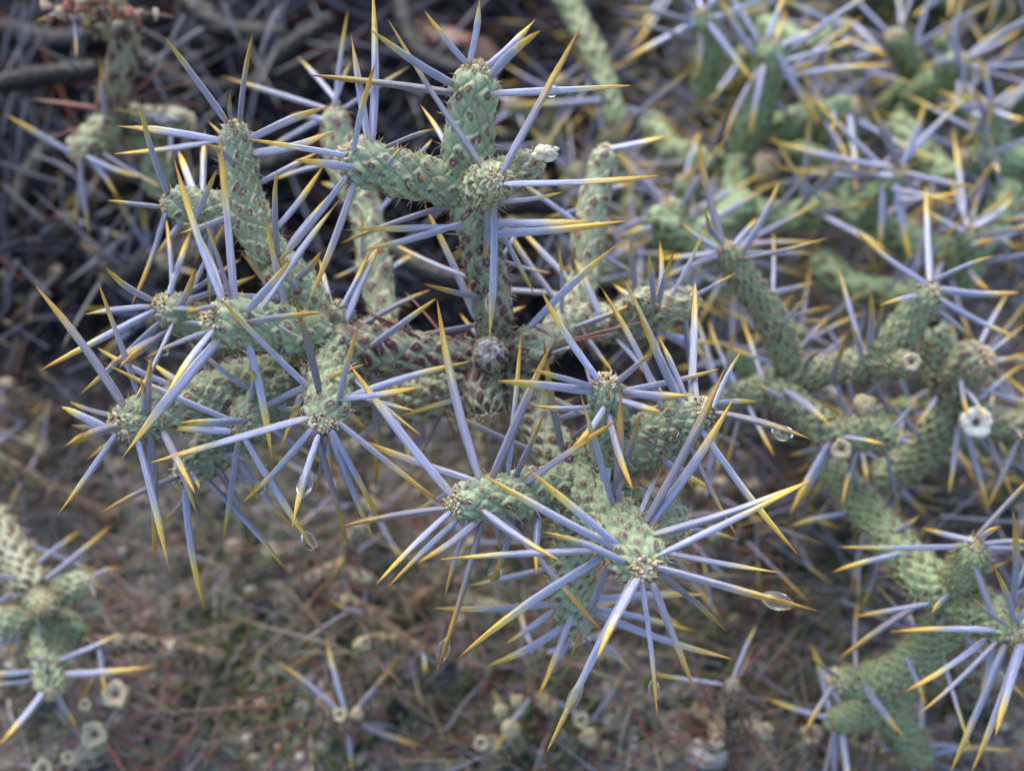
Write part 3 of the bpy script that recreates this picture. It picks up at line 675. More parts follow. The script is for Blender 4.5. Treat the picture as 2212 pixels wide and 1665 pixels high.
# ------------------------------------------------------------------ the cactus to the right, a little farther off
g = G(1800, 900)
right_c = thing("cholla_cactus", "green cactus bearing a white ringed fruit and a round tan knob", "cactus", g)
stem(right_c, 'r_trunk', [(g - Vector((0, 0, .01)), .006), (g.lerp(P(1700, 815, -66), .5), .0054), (P(1700, 815, -66), .005)], age=.9, tip='none', res=.5, name="trunk")
for key, pts, age, tip in [
 ('r1', [(1705, 800, -65, 44), (1668, 690, -60, 48), (1610, 610, -55, 44), (1562, 530, -50, 38)], .45, 'dome'),
 ('r2', [(1690, 812, -66, 40), (1780, 800, -64, 44), (1900, 775, -60, 46)], .6, 'none'),
 ('r3', [(1890, 780, -60, 46), (1945, 720, -56, 52), (2015, 620, -50, 42)], .3, 'dome'),
 ('r3b', [(1880, 785, -60, 42), (1930, 785, -56, 42), (1968, 780, -50, 36)], .5, 'dome'),
 ('r4', [(1670, 830, -66, 46), (1750, 900, -62, 50), (1830, 965, -58, 46)], .4, 'dome'),
 ('r5', [(1800, 940, -60, 46), (1880, 938, -58, 50), (1945, 942, -56, 38)], .3, 'dome'),
 ('r6', [(1690, 820, -68, 38), (1620, 850, -68, 42), (1540, 855, -66, 38)], .5, 'dome'),
 ('r7', [(2050, 860, -76, 50), (2070, 800, -72, 62), (2135, 770, -66, 66)], .75, 'dome'),
 ('r8', [(2010, 700, -70, 46), (2030, 780, -74, 50), (2060, 870, -78, 50)], .6, 'none'),
 ('r9', [(2060, 880, -78, 50), (2150, 915, -76, 46), (2240, 925, -74, 44)], .7, 'none'),
 ('r10', [(2070, 860, -78, 50), (1990, 980, -86, 52), (1890, 1040, -92, 50)], .45, 'none'),
]:
    stem(right_c, key, [(a_, b_, c_, d_ * .78) for a_, b_, c_, d_ in pts], age=age, tip=tip, res=.8, mn=(7, 11), tint=(.84, .90, .80))
add_fruit(STEMS['r9']['obj'], 2108, 912, -62, 37, name="ringed_fruit").data = make_fruit(40, True, .5, 1.9)
add_fruit(STEMS['r5']['obj'], 1866, 876, -50, 27, (0, -.3, 1), True, name="tan_knob")
add_fruit(STEMS['r3b']['obj'], 1968, 782, -46, 22)
add_fruit(STEMS['r4']['obj'], 1818, 970, -52, 24)
spines('r1', [(1560, 520, 1508, 303, 0, 11), (1600, 545, 1685, 390, 0, 11), (1545, 540, 1470, 480, 0, 9), (1608, 548, 1760, 548, -1, 9), (1550, 555, 1400, 620, -1, 9), (1530, 560, 1420, 560, -1, 9), (1640, 640, 1760, 610, -1, 10), (1655, 700, 1810, 660, -1, 9), (1650, 690, 1790, 690, -1, 9), (1560, 525, 1525, 460, 1, 9), (1585, 530, 1640, 470, -1, 8)])
spines('r2', [(1858, 741, 1811, 578, 0, 10), (1815, 750, 1770, 690, 0, 9), (1700, 790, 1560, 745, 0, 8), (1880, 810, 1945, 945, -1, 9), (1801, 881, 1830, 720, 1, 9), (1875, 750, 1880, 620, 1, 9), (1760, 740, 1830, 720, -1, 8), (1740, 790, 1770, 760, 1, 8)])
spines('r3', [(1990, 605, 1850, 500, 0, 11), (2005, 600, 2000, 400, -1, 10), (2040, 625, 2202, 632, 0, 10), (2030, 645, 2198, 729, 0, 11), (2022, 668, 2098, 728, -1, 9), (2020, 600, 2150, 552, 0, 9), (1980, 640, 1900, 660, 1, 8)])
spines('r4', [(1790, 958, 1705, 1115, 0, 11), (1800, 950, 1720, 1100, -1, 9), (1692, 840, 1800, 925, 1, 10), (1840, 985, 1870, 1110, -1, 9), (1780, 960, 1700, 985, -1, 8)])
spines('r5', [(1940, 950, 1975, 960, 0, 8), (1930, 920, 1990, 850, 0, 7)])
spines('r6', [(1590, 830, 1530, 690, 0, 9), (1580, 870, 1640, 868, 0, 8), (1550, 830, 1480, 700, 0, 9), (1600, 860, 1560, 960, -1, 8), (1650, 830, 1600, 680, -1, 8), (1570, 820, 1590, 700, 1, 8)])
spines('r9', [(2060, 940, 2050, 1065, 0, 10), (2075, 950, 2135, 1095, 0, 10), (2100, 960, 2180, 1040, 0, 9), (2130, 950, 2190, 1080, 0, 8), (2150, 960, 2160, 1090, -1, 8), (2200, 950, 2128, 1109, 0, 9)])
spines('r10', [(2000, 960, 1880, 830, 0, 8), (1930, 1040, 2010, 1120, -1, 9), (1960, 1030, 1900, 1150, -1, 8)])

# ------------------------------------------------------------------ thicket of cactus in the upper right, far and soft
gA = G(1650, 330)
bushA = thing("cholla_cactus", "blurred green cactus thicket with a long bare slanting stem and pale woolly tips", "cactus", gA)
gB = G(2050, 420)
bushB = thing("cholla_cactus", "blurred cactus with a star of spines round one pale tip and thick green joints", "cactus", gB)
FA = [
 ('fa0', [(1215, -20, -158, 38), (1290, 130, -148, 38), (1335, 280, -140, 36)], .65, 'dome'),
 ('fa1', [(1600, 330, -140, 46), (1640, 230, -130, 50), (1660, 150, -122, 46), (1668, 85, -118, 40)], .15, 'dome'),
 ('fa2', [(1520, 200, -140, 40), (1530, 110, -128, 44), (1515, 25, -120, 36)], .15, 'dome'),
 ('fa3', [(1660, 290, -142, 48), (1740, 260, -134, 50), (1850, 230, -128, 40)], .2, 'dome'),
 ('fa4', [(1620, 430, -120, 44), (1500, 510, -112, 46), (1440, 440, -104, 42)], .25, 'dome'),
 ('fa5', [(1400, 460, -100, 40), (1460, 500, -100, 44), (1560, 560, -104, 40)], .3, 'dome'),
 ('fa6', [(1600, 340, -138, 44), (1590, 440, -132, 48), (1700, 470, -126, 50), (1800, 440, -120, 48)], .25, 'dome'),
 ('fa7', [(1640, 60, -170, 44), (1750, 100, -160, 46), (1840, 60, -150, 40)], .2, 'dome'),
 ('fa8', [(1700, 330, -150, 46), (1790, 370, -140, 46), (1830, 480, -128, 38)], .2, 'dome'),
 ('fa9', [(1400, 260, -170, 40), (1460, 330, -160, 42), (1570, 360, -150, 42)], .3, 'none'),
]
FB = [
 ('fb0', [(1830, 480, -118, 40), (1880, 440, -114, 46), (1940, 370, -106, 40)], .12, 'dome'),
 ('fb1', [(2170, 420, -140, 46), (2150, 330, -134, 46), (2140, 225, -126, 36)], .15, 'dome'),
 ('fb2', [(2230, 350, -136, 46), (2150, 350, -132, 46), (2080, 340, -128, 40)], .15, 'dome'),
 ('fb3', [(2080, 620, -116, 46), (2090, 560, -110, 44), (2100, 495, -102, 38)], .2, 'dome'),
 ('fb4', [(1960, 220, -160, 42), (2030, 170, -150, 42), (2078, 125, -140, 36)], .15, 'dome'),
 ('fb5', [(1990, 180, -170, 42), (1960, 130, -160, 42), (1930, 75, -150, 34)], .2, 'dome'),
 ('fb6', [(1850, 470, -120, 46), (1960, 520, -118, 50), (2080, 560, -116, 46)], .25, 'none'),
 ('fb7', [(2080, 560, -118, 46), (2150, 480, -124, 46), (2180, 400, -132, 44)], .25, 'none'),
 ('fb8', [(1930, 260, -150, 46), (1990, 330, -140, 46), (2070, 400, -130, 44)], .2, 'none'),
 ('fb9', [(1760, 560, -126, 46), (1850, 620, -118, 46), (1990, 640, -112, 42)], .35, 'none'),
]
for par, L_ in ((bushA, FA), (bushB, FB)):
    for key, pts, age, tip in L_:
        stem(par, key, [(a_, b_, c_, d_ * .74) for a_, b_, c_, d_ in pts], age=age, tip=tip, res=.5, mn=(5, 6), bristles=0, tint=(.76, .88, .70))
for par, g_, jo in ((bushA, gA, (1600, 420, -140)), (bushB, gB, (1960, 520, -122))):
    q = P(*jo)
    stem(par, par.name + '_trunk', [(g_ - Vector((0, 0, .01)), .007), (g_.lerp(q, .5) + Vector((.004, 0, 0)), .006), (q, .005)], age=.9, tip='none', res=.5, bristles=0, name="trunk")
spines('fb0', [(1938, 350, 1875, 220, 0, 13), (1955, 345, 2000, 215, 0, 12), (1930, 380, 1672, 360, -1, 11), (1935, 400, 1968, 570, 0, 12), (1905, 400, 1898, 550, 0, 10), (1960, 375, 2108, 405, 0, 11), (1950, 385, 2025, 440, -1, 11), (1920, 355, 1655, 300, -1, 10)])
spines('fb3', [(2105, 490, 2190, 425, 0, 12), (2090, 490, 2050, 380, -1, 10), (2120, 510, 2200, 540, 0, 10), (2080, 500, 1990, 450, 0, 10)])
spines('fa1', [(1680, 120, 1775, 277, 0, 12), (1650, 140, 1620, 295, 0, 12), (1640, 150, 1565, 300, 0, 10), (1690, 100, 1790, 60, 0, 11), (1660, 80, 1700, -20, 0, 10)])
spines('fa2', [(1530, 50, 1631, 180, 0, 12), (1510, 70, 1505, 165, 0, 10), (1500, 50, 1340, 135, 0, 11), (1525, 20, 1590, -40, 0, 10), (1505, 20, 1440, -40, 0, 10), (1530, 40, 1640, 20, -1, 9)])
spines('fa7', [(1800, 5, 1755, 147, 0, 13), (1840, 50, 1920, 130, 0, 10), (1850, 60, 1960, 100, 0, 10)])
spines('fb4', [(2090, 125, 2210, 62, 0, 12), (2070, 130, 1985, 150, 0, 11), (2080, 140, 2090, 220, 0, 10), (2070, 120, 2030, 40, 0, 10)])
spines('fb1', [(2140, 230, 2110, 120, 0, 12), (2145, 225, 2200, 180, 0, 11), (2130, 240, 2010, 235, 0, 12), (2130, 250, 2070, 320, 0, 11), (2150, 240, 2220, 260, 0, 10)])
for i, (k, n) in enumerate([('fa0', 7), ('fa1', 9), ('fa2', 6), ('fa3', 12), ('fa4', 10), ('fa5', 8), ('fa6', 14), ('fa7', 9), ('fa8', 12), ('fa9', 10), ('fb0', 6), ('fb1', 9), ('fb2', 9), ('fb3', 8), ('fb4', 8), ('fb5', 10), ('fb6', 12), ('fb7', 12), ('fb8', 12), ('fb9', 12)]):
    auto_spines(k, int(n * .85), (.022, .036), .00072, seed=i)
# more of the same thicket behind
gC = G(1960, 60)
bushC = thing("cholla_cactus", "pale blurred cactus tangle of grey and yellow spines beyond the green thicket", "cactus", gC)
r3 = random.Random(21); out = []
for i in range(7):
    b = G(1420 + i * 135 + r3.uniform(-30, 30), r3.uniform(-30, 200))
    grow(bushC, 'fc%d' % i, b, (r3.uniform(-.4, .4), r3.uniform(-.5, .2), 1), .0048, 2, r3, .6, out, seglen=(.022, .034), tint=(.8, .85, .75))
cnt = 0
for i, (k, end) in enumerate(out):
    n = 3 if end else 1
    if cnt + n > 290: break
    auto_spines(k, n, (.022, .034), .0008, seed=100 + i); cnt += n

# ------------------------------------------------------------------ lower right cactus
g = G(2120, 1480)
lr = thing("cholla_cactus", "green bumpy cactus with parallel drooping spines beside the dark brown soil", "cactus", g)
for key, pts, age, tip in [
 ('lr0', [(1790, 1010, -80, 46), (1880, 1110, -66, 52), (1980, 1230, -52, 62), (2060, 1300, -46, 66)], .35, 'none'),
 ('lr1', [(2050, 1290, -48, 60), (2130, 1330, -42, 66), (2205, 1375, -34, 52)], .2, 'dome'),
 ('lr2', [(2040, 1300, -50, 50), (2080, 1240, -42, 52), (2112, 1175, -34, 42)], .15, 'dome'),
 ('lr3', [(2060, 1320, -54, 56), (1980, 1420, -64, 58), (1880, 1470, -66, 50), (1800, 1468, -62, 38)], .3, 'dome'),
 ('lr4', [(1960, 1430, -70, 50), (1930, 1540, -80, 52), (1990, 1640, -88, 48)], .5, 'none'),
 ('lr5', [(1960, 1440, -70, 44), (1880, 1530, -78, 48), (1790, 1560, -84, 40)], .4, 'dome'),
]:
    stem(lr, key, [(a_, b_, c_, d_ * .78) for a_, b_, c_, d_ in pts], age=age, tip=tip, res=.8, mn=(8, 13), tint=(.84, .95, .78))
q = P(2040, 1300, -50)
stem(lr, 'lr_trunk', [(g - Vector((0, 0, .01)), .006), (g.lerp(q, .5), .0055), (q, .005)], age=.8, tip='none', res=.5, name="trunk")
spines('lr2', [(2066, 1176, 1810, 1181, 0, 11), (2101, 1206, 2191, 1423, 0, 10), (2110, 1150, 2240, 1020, 0, 11), (2130, 1175, 2240, 1172, 0, 11), (2125, 1185, 2230, 1185, -1, 9), (2120, 1160, 2165, 1135, 1, 8), (2090, 1165, 1990, 1140, -1, 8)])
spines('lr1', [(2150, 1360, 1923, 1364, 0, 10), (2125, 1385, 1955, 1493, 0, 11), (2165, 1403, 2053, 1668, 0, 12.5), (2188, 1430, 2098, 1668, 0, 12), (2210, 1420, 2150, 1590, 0, 11), (2184, 1330, 2188, 1100, 1, 12), (2190, 1340, 2145, 1220, 1, 9), (2175, 1350, 2100, 1290, 1, 8), (2200, 1340, 2240, 1280, 0, 9), (2040, 1260, 1960, 1200, -1, 8)])
spines('lr0', [(2005, 1303, 1831, 1333, 0, 10), (1985, 1310, 1811, 1423, 0, 12), (1930, 1150, 1990, 1110, 0, 8), (1900, 1200, 1850, 1340, -1, 8), (1870, 1150, 1840, 1280, -1, 8)])
spines('lr3', [(1800, 1490, 1735, 1590, 0, 9), (1861, 1473, 1961, 1601, 0, 10), (1850, 1440, 1855, 1290, -1, 8), (1960, 1420, 2000, 1520, 0, 9), (2000, 1400, 1975, 1510, -1, 8), (1810, 1460, 1755, 1420, 1, 7)])
for i, k in enumerate(('lr4', 'lr5')): auto_spines(k, 7, (.014, .024), .0007, seed=40 + i)
gd = G(1745, 1600); kf = thing("dried_fruit_cluster", "small pale dried flower ring lying alone on the soil under a spine", "dried fruit", gd)
add_fruit(kf, *proj(gd + Vector((0, 0, .005))), 25)

# ------------------------------------------------------------------ lower left cactus with dried fruit
g = G(60, 1420)
ll = thing("cholla_cactus", "grey green cactus with pale dried fruit cups at its foot beside the gravel", "cactus", g)
for key, pts, age, tip in [
 ('ll0', [(-30, 1110, -92, 50), (25, 1190, -84, 50), (80, 1290, -76, 46)], .85, 'none'),
 ('ll1', [(75, 1290, -78, 36), (92, 1305, -70, 36), (94, 1310, -64, 32)], .4, 'dome'),
 ('ll2', [(95, 1300, -80, 38), (140, 1275, -78, 40), (195, 1255, -74, 34)], .3, 'dome'),
 ('ll3', [(85, 1315, -80, 40), (40, 1340, -76, 42), (-30, 1358, -72, 44)], .3, 'dome'),
 ('ll4', [(95, 1320, -82, 40), (100, 1390, -76, 44), (108, 1450, -70, 44), (110, 1500, -64, 38)], .25, 'dome'),
 ('ll5', [(110, 1330, -86, 36), (150, 1360, -90, 40), (150, 1420, -92, 34)], .4, 'dome'),
]:
    stem(ll, key, [(a_, b_, c_, d_ * .84) for a_, b_, c_, d_ in pts], age=age, tip=tip, res=.8, mn=(7, 11), tint=(.95, 1, .95))
q = P(90, 1320, -82)
stem(ll, 'll_trunk', [(g - Vector((0, 0, .01)), .006), (g.lerp(q, .5), .005), (q, .0045)], age=.8, tip='none', res=.5, name="trunk")
spines('ll0', [(100, 1250, 248, 1126, 0, 10), (88, 1212, 180, 1142, -1, 8), (30, 1280, -30, 1310, 0, 9)])
spines('ll4', [(130, 1425, 263, 1366, 0, 10), (140, 1456, 330, 1440, 0, 11), (80, 1496, -8, 1614, 0, 12), (88, 1500, 10, 1590, -1, 9), (127, 1500, 170, 1575, 0, 9), (70, 1450, -40, 1455, 0, 10), (72, 1468, -40, 1478, -1, 9), (85, 1425, 55, 1415, 1, 7)])
spines('ll3', [(40, 1370, 20, 1400, 0, 7), (10, 1375, -20, 1400, 0, 7)])
spines('ll2', [(195, 1260, 205, 1290, 0, 6), (190, 1250, 260, 1225, -1, 7)])
F0 = stem(ll, 'll6', [(220, 1590, -100, 30), (200, 1630, -102, 34), (120, 1670, -104, 34)], age=.8, tip='none', res=.5)
for px, py, dz, r in [(250, 1500, -78, 31), (182, 1522, -76, 15), (205, 1585, -80, 30), (148, 1636, -80, 17), (95, 1660, -84, 24)]:
    add_fruit(STEMS['ll6']['obj'], px, py, dz, r)
spines('ll6', [(250, 1550, 470, 1450, 0, 3.5), (255, 1558, 462, 1602, 0, 4), (245, 1565, 372, 1660, 0, 4), (170, 1320, 200, 1460, 0, 3.5), (110, 1540, 125, 1620, 0, 3.5), (230, 1600, 280, 1680, 0, 5)], meshes=SP_RED, name="red_spine")

# ------------------------------------------------------------------ old reddish cactus, upper left
g = G(250, 400)
ul = thing("cholla_cactus", "old brown stemmed cactus with red spines and a crumbly woolly crown", "cactus", g)
for key, pts, age, tip in [
 ('ul0', [(235, 270, -98, 36), (250, 190, -92, 36), (268, 110, -86, 36), (262, 40, -82, 40)], 1.0, 'none'),
 ('ul1', [(265, 60, -84, 46), (220, 25, -78, 52), (165, 10, -72, 44)], .95, 'dome'),
 ('ul2', [(245, 255, -98, 34), (205, 300, -90, 38), (165, 335, -82, 34)], .3, 'dome'),
 ('ul3', [(270, 255, -100, 32), (340, 265, -100, 34), (415, 262, -98, 28)], .5, 'dome'),
 ('ul4', [(300, 270, -104, 34), (335, 340, -104, 36), (345, 420, -106, 32)], .35, 'dome'),
]:
    stem(ul, key, pts, age=age, tip=tip, res=.6, mn=(4, 6), tint=(.85, .8, .75))
q = P(240, 262, -98)
stem(ul, 'ul_trunk', [(g - Vector((0, 0, .01)), .006), (g.lerp(q, .5), .005), (q, .0042)], age=1, tip='none', res=.5, name="trunk")
acc = Acc(); w = P(190, 18, -70); r4 = random.Random(9)
for i in range(110):
    blob(acc, RIGHT * r4.gauss(0, 45) * pk(-70) + UP * r4.gauss(0, 15) * pk(-70) + VIEW * r4.gauss(0, .002), [r4.uniform(.0006, .0017) for _ in range(3)], np.array(r4.choice([(.46, .34, .25), (.58, .48, .36), (.34, .15, .10), (.38, .32, .18)])) * r4.uniform(.6, 1.1), i, .25)
link("woolly_crown", acc.mesh("woolly_crown", M_WOOL), STEMS['ul1']['obj'], w)
spines('ul0', [(300, 215, 368, 130, 0, 4), (302, 218, 412, 178, 0, 4), (232, 238, 60, 213, 0, 6), (230, 262, 68, 318, 0, 6), (280, 22, 380, 38, 0, 5), (290, 240, 470, 228, -1, 5)], meshes=SP_RED, name="red_spine")
spines('ul2', [(150, 328, 8, 245, 0, 10), (190, 340, 310, 384, 0, 9), (198, 350, 255, 428, 0, 9), (175, 360, 195, 520, 0, 9)])
spines('ul1', [(150, 60, 165, 125, 0, 6), (110, 35, 70, 50, 0, 5)])

# ------------------------------------------------------------------ dead cactus behind, deep shade put into its stem colour, upper left
g = G(430, 150)
dd = thing("dead_cactus", "dead charcoal dark cactus tangle with grey bleached spines in deep shade", "cactus", g)
r5 = random.Random(33)
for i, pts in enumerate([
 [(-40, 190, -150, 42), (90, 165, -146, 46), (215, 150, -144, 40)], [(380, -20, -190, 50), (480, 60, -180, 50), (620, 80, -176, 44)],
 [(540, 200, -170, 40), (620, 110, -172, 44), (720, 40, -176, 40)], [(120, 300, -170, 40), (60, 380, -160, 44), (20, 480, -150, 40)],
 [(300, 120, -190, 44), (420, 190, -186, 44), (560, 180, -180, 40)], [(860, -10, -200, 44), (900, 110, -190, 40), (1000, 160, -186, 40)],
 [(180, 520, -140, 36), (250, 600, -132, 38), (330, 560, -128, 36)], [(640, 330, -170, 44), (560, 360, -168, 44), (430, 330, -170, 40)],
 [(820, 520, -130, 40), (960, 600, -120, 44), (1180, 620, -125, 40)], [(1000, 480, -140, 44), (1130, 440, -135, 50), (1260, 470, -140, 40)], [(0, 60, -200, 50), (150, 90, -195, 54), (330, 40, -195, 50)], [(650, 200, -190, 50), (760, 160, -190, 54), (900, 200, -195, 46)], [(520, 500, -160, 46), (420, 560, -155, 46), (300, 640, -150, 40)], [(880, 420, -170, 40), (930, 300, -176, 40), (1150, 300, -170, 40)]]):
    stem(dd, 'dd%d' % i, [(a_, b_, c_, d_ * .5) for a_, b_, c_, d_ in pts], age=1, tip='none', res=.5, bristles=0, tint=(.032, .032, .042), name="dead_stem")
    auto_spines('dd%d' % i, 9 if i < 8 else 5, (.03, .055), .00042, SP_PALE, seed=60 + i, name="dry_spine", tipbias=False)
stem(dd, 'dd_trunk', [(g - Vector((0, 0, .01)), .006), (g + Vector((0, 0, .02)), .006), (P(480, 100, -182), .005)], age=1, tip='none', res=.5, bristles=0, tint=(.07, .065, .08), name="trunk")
dl = [(52, 0, 42, 155), (38, 0, 0, 160), (70, 50, 5, 170), (430, 0, 395, 115), (480, 0, 530, 110), (440, 60, 300, 150), (300, 60, 440, 130), (330, 160, 365, 235), (180, 205, 200, 270),
      (57, 215, 33, 370), (30, 200, 0, 300), (400, 30, 330, 170), (430, 110, 365, 150), (640, 60, 720, 30), (600, 20, 560, 120), (0, 350, 150, 400), (10, 400, 110, 490), (160, 370, 60, 330),
      (275, 505, 130, 620), (250, 480, 180, 620), (40, 560, 0, 640), (130, 585, 20, 700), (110, 640, 30, 560)]
st = 'dd0'
for (x0, y0, x1, y1) in dl:
    z0 = -120 - r5.uniform(0, 30)
    b, t = P(x0, y0, z0), P(x1, y1, z0 + r5.uniform(-12, 4))
    add_spine(STEMS['dd%d' % (3 if y0 > 180 else 0)]['obj'], b, t, .00055, SP_PALE, "dry_spine")

# ------------------------------------------------------------------ low old plants near the soil
def low_plant(label, seed, spots, n_red, age=1.0, tint=(.92, .80, .82), fruit=()):
    r6 = random.Random(seed); g = G(*spots[0])
    t = thing("cholla_cactus", label, "cactus", g); out = []
    for j, (px, py) in enumerate(spots):
        b = G(px, py)
        a = r6.uniform(0, 6.28)
        grow(t, 'lo%d_%d' % (seed, j), b, (math.cos(a) * .8, math.sin(a) * .6, 1.0), .0024, 1, r6, age, out, seglen=(.016, .028), bristles=1, tint=tint, wool=False, res=.6, mn=(3, 5))
    for i, (k, e) in enumerate(out):
        auto_spines(k, max(1, n_red - 2), (.012, .026), .0002, SP_RED, seed=seed * 10 + i, name="red_spine", tipbias=False)
        if i % 2 == 0: auto_spines(k, 2, (.014, .024), .0005, seed=seed * 10 + 5 + i)
    for (px, py, h, r, knob) in fruit:
        q = G(px, py, h); add_fruit(STEMS[out[0][0]]['obj'], *proj(q), r, None, knob)
    return t
low_plant("old purple cactus joints with thin red spines beyond the leaning lavender spines", 1, [(20, 800), (60, 930), (30, 680)], 4)
low_plant("old purple grey cactus joints lying on open gravel near the dried fruit cups", 2, [(640, 1270), (480, 1420)], 4)
def small_plant(label, key, base, tops, fruit, rows, age=.8, tint=(.85, .8, .72), r=.0026):
    g = G(*base); t = thing("cholla_cactus", label, "cactus", g)
    for j, (px, py, h) in enumerate(tops):
        q = G(px, py, h)
        stem(t, '%s%d' % (key, j), [(g - Vector((0, 0, .006)), r), (g.lerp(q, .5) + Vector((.001, -.001, .002)), r * 1.05), (q, r)], age=age, tip='dome', res=.6, mn=(3, 5), wool=False, tint=tint)
    for (px, py, h, rr, knob) in fruit: add_fruit(STEMS[key + '0']['obj'], *proj(G(px, py, h)), rr, (rng.uniform(-.3, .3), -.5, 1), knob)
    spines(key + '0', rows, w=8.5)
    return t
small_plant("small cactus with paired dried flower rings growing out of the gravel", 'sa', (755, 1600), [(752, 1550, .018), (690, 1500, .012)], [(735, 1543, .021, 17, False), (772, 1541, .021, 16, True)],
    [(720, 1536, 597, 1426, 0), (730, 1500, 703, 1370, 0), (777, 1523, 874, 1400, 0), (790, 1562, 920, 1613, 0), (752, 1570, 762, 1670, 0), (790, 1558, 915, 1568, -1, 6)], .9, (.8, .62, .62))
small_plant("short cactus crowned by a cluster of pale dried flower knobs", 'sb', (1110, 1640), [(1100, 1560, .012), (1045, 1600, .010)], [(1082, 1535, .016, 18, True), (1118, 1515, .018, 17, True), (1103, 1575, .015, 24, True), (1040, 1605, .012, 18, False)],
    [(1110, 1520, 1060, 1480, 0, 6), (1090, 1590, 1180, 1660, -1, 5)])
small_plant("short cactus with two pale knobs beside the cluster crowned one", 'sc', (1275, 1640), [(1265, 1570, .010), (1320, 1600, .008)], [(1256, 1556, .013, 19, False), (1272, 1592, .013, 22, True)],
    [(1280, 1560, 1350, 1450, 0, 5), (1270, 1580, 1380, 1560, -1, 4)], .9, (.8, .66, .64))
low_plant("red spined old cactus creeping over dark soil near the pale grey stone", 6, [(1500, 1530), (1640, 1330)], 5)
low_plant("old purple joints with red spines on soil deep under the hanging droplets", 7, [(830, 1180), (760, 1080)], 5)
low_plant("brownish old cactus on the soil beside the round black pebble", 8, [(1720, 1230), (1620, 1080)], 4)

# ------------------------------------------------------------------ single stones and wood on the soil
def lump(name, label, cat, px, py, size, col, seed, flat=.7, mat=None):
    g = G(px, py); rs = np.random.RandomState(seed); nv, nu = 18, 24
    u = np.arange(nu) / nu * 2 * math.pi; v = np.linspace(.02, math.pi - .02, nv)
    B_ = np.stack([np.sin(v)[:, None] * np.cos(u), np.sin(v)[:, None] * np.sin(u), np.repeat(np.cos(v)[:, None], nu, 1)], -1).reshape(-1, 3)
    k = rs.rand(3) * 6
    d = 1 + .16 * np.sin(B_[:, 0] * 2.6 + k[0]) * np.cos(B_[:, 1] * 3 + k[1]) + .08 * np.sin(B_[:, 2] * 6 + B_[:, 0] * 5 + k[2]) + .02 * rs.randn(len(B_))
    V = B_ * d[:, None] * np.array(size) * np.array([1, 1, flat])
    C_ = np.array(col) * (1 + .22 * np.sin(B_[:, :1] * 7 + k[0]) * np.sin(B_[:, 1:2] * 6))
    o = link(name, np_mesh(name, V, tube_faces(nv, nu), C_, mat or M_GRAVEL), None, on_ground(g.x, g.y) + Vector((0, 0, size[2] * flat * .6)))
    return tag(o, label, cat)
lump("stone", "pale grey stone lying on the soil with a cream top", "stone", 1520, 1640, (.0055, .004, .004), (.46, .44, .42), 1)
for i, (px, py, label) in enumerate([(1580, 1210, "round black pebble on the soil under the spine with the large droplet"), (792, 1285, "black pebble on the soil near the lone hanging spine's droplet"),
        (850, 1545, "black pebble between the paired ring cactus and the knob crowned cactus"), (573, 1325, "black pebble among the old purple joints on the gravel"),
        (1545, 1435, "wide black pebble on damp soil beside the red spined old cactus")]):
    lump("dark_pebble", label, "pebble", px, py, (.0034, .0030, .0030), (.016, .016, .02), 20 + i)  # near-black rounded lumps set on the soil
for i, (px, py, label) in enumerate([(255, 1010, "tan pebble in the gravel under the joint with short yellow spines"), (512, 1192, "cream pebble below two long drooping spines"), (590, 1200, "pinkish pebble beside the old purple joints")]):
    lump("pale_pebble", label, "pebble", px, py, (.0028, .0024, .0024), (.40, .34, .27), 30 + i)
w = G(960, 160)
tag(link("wood_piece", None, None, w), "pinkish tan weathered wood lying behind the topmost joint", "wood")
wp = bpy.data.objects["wood_piece"]
stem(wp, 'wood0', [(G(850, 90, .02), .009), (G(960, 130, .03), .012), (G(1080, 150, .022), .009)], age=1, tip='dome', res=.5, wool=False, bristles=0, tint=(1.25, .85, .85), name="wood_limb")
stem(wp, 'wood1', [(G(1120, 360, .0), .006), (G(1120, 290, .03), .006), (G(1115, 220, .045), .005)], age=1, tip='dome', res=.5, wool=False, bristles=0, tint=(1.0, .6, .58), name="wood_limb")

# dead brush, coloured near-black for the deep shade of the hollow behind and to the left of the main plant
rb = random.Random(77); acc = Acc()
for i in range(6500):
    px, py = (rb.uniform(-60, 1250), rb.uniform(-60, 420)) if i < 4700 else (rb.uniform(-60, 330), rb.uniform(380, 640)) if i < 5500 else (rb.uniform(620, 1300), rb.uniform(400, 720))
    g = G(px, py); h = rb.uniform(.001, .05 if i < 5500 else .035) * rb.random() ** .5
    p = g + Vector((0, -h * .7, h)); a = rb.uniform(0, 6.28); L = rb.uniform(.012, .045)
    q = p + Vector((math.cos(a) * L, math.sin(a) * L, rb.uniform(-.6, .6) * L * .6)); q.z = max(q.z, .001)
    k = rb.random()
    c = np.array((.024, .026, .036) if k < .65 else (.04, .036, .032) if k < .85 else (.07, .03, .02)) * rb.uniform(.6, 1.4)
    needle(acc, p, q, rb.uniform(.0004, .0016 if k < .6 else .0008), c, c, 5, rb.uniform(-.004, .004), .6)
o = link("dead_brush", acc.mesh("dead_brush", M_BRUSH)); tag(o, "dark tangle of dead twigs on the ground behind the main cactus", "brush", kind="stuff")

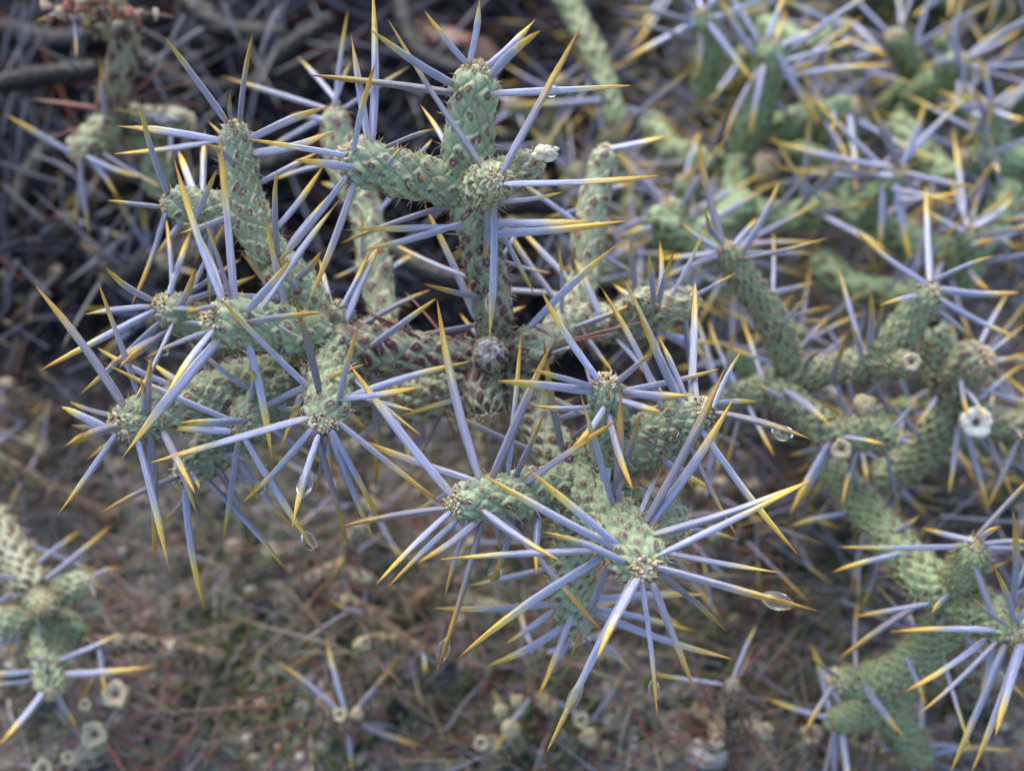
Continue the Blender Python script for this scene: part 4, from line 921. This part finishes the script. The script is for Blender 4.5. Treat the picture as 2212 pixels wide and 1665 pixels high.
# ------------------------------------------------------------------ more growth filling the gaps farther off
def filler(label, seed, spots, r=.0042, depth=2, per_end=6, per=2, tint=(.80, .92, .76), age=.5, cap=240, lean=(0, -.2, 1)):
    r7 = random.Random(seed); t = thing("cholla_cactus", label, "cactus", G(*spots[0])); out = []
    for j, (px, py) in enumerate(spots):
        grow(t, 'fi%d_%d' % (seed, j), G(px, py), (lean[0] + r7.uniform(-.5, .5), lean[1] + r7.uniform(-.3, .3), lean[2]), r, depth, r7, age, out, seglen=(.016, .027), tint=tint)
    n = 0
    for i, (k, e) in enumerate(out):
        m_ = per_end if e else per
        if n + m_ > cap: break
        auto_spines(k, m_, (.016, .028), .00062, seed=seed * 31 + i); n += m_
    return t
filler("olive green cactus with many yellow tipped spines in the gap behind the water bead", 11, [(1420, 700), (1330, 560), (1560, 760)])
filler("green cactus crowding the soil beneath the tan knob and ringed fruit", 12, [(1760, 1010), (1960, 960), (2140, 1090)], r=.0036)
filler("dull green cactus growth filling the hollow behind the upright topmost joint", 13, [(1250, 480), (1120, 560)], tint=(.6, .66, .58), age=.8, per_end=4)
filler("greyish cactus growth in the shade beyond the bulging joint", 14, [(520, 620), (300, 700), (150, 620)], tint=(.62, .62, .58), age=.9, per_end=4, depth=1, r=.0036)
rb = random.Random(78); acc = Acc()
for i in range(1400):
    px, py = (rb.uniform(1180, 2300), rb.uniform(-80, 520)) if i < 800 else (rb.uniform(1250, 2300), rb.uniform(500, 1250)) if i < 1250 else (rb.uniform(-80, 700), rb.uniform(250, 950))
    dry = i >= 1250 or rb.random() < .25
    g = G(px, py); h = rb.uniform(.003, .045); p = g + Vector((0, -h * .7, h)); a = rb.uniform(0, 6.28); L = rb.uniform(.014, .032)
    q = p + Vector((math.cos(a) * L, math.sin(a) * L * .8, rb.uniform(-.5, .9) * L * .7)); q.z = max(q.z, .001)
    c0 = np.array((.12, .12, .145) if dry else (.24, .26, .33)) * rb.uniform(.5, 1.1)
    c1 = np.array((.26, .21, .13) if dry else (.48, .34, .09)) * rb.uniform(.6, 1.1)
    mid = p.lerp(q, .62)
    needle(acc, p, mid, rb.uniform(.0002, .00045), c0, c0, 5, 0, .9); needle(acc, mid, q, rb.uniform(.0002, .0004), c1, c1, 5, 0, .1)
o = link("spine_tangle", acc.mesh("spine_tangle", M_LITTER)); tag(o, "tangle of countless thin grey and straw tipped spines in the depth of the thicket", "spines", kind="stuff")

filler("soft muted green cactus mass behind the star of spines", 15, [(1500, 250), (1720, 430), (1900, 300), (2080, 470)], r=.0036, tint=(.70, .86, .62), per_end=3, per=1, cap=140)
filler("muted green cactus mass with few spines beside the woolly tipped thicket stem", 16, [(1620, 120), (1830, 130), (2010, 90), (2150, 220)], r=.0036, tint=(.70, .84, .62), per_end=3, per=1, cap=140)
low_plant("tan and purple dead joints heaped by the old purple ones with thin red spines", 9, [(70, 1010), (150, 900), (240, 1120)], 4, 1.0, (1.0, .82, .74))
low_plant("dried tan joints strewn over the soil beneath the drooping joint", 10, [(980, 1420), (880, 1330), (1150, 1480)], 4, 1.0, (.95, .80, .70))

for i_, k_ in enumerate(('ul2', 'ul3', 'r1', 'r2', 'r4', 'r5', 'r6', 'r7', 'r8', 'r9', 'r10', 'lr0', 'lr1', 'lr3', 'll0', 'll4')):
    auto_spines(k_, 4, (.014, .026), .00058, seed=300 + i_, toward=.3, tipbias=False)
rb = random.Random(79); acc = Acc()
for i in range(330):
    px, py = (rb.uniform(-60, 1350), rb.uniform(760, 1700)) if i < 230 else (rb.uniform(1300, 1900), rb.uniform(1050, 1700))
    g = G(px, py); h = rb.uniform(.001, .022); p = g + Vector((0, -h * .6, h)); a = rb.uniform(0, 6.28); L = rb.uniform(.014, .034)
    q = p + Vector((math.cos(a) * L, math.sin(a) * L * .8, rb.uniform(-.5, .8) * L * .6)); q.z = max(q.z, .001)
    k = rb.random()
    c0 = np.array((.20, .075, .045) if k < .4 else (.26, .25, .30) if k < .65 else (.20, .15, .10)) * rb.uniform(.4, .9)
    c1 = np.array((.36, .30, .22) if k < .4 else (.46, .33, .10) if k < .65 else (.24, .19, .12)) * rb.uniform(.4, .9)
    needle(acc, p, q, rb.uniform(.00018, .0004), c0, c1, 5, rb.uniform(-.0006, .0006), .15)
o = link("dry_tangle", acc.mesh("dry_tangle", M_LITTER)); tag(o, "loose tangle of dry red brown and straw spines standing over the gravel", "litter", kind="stuff")
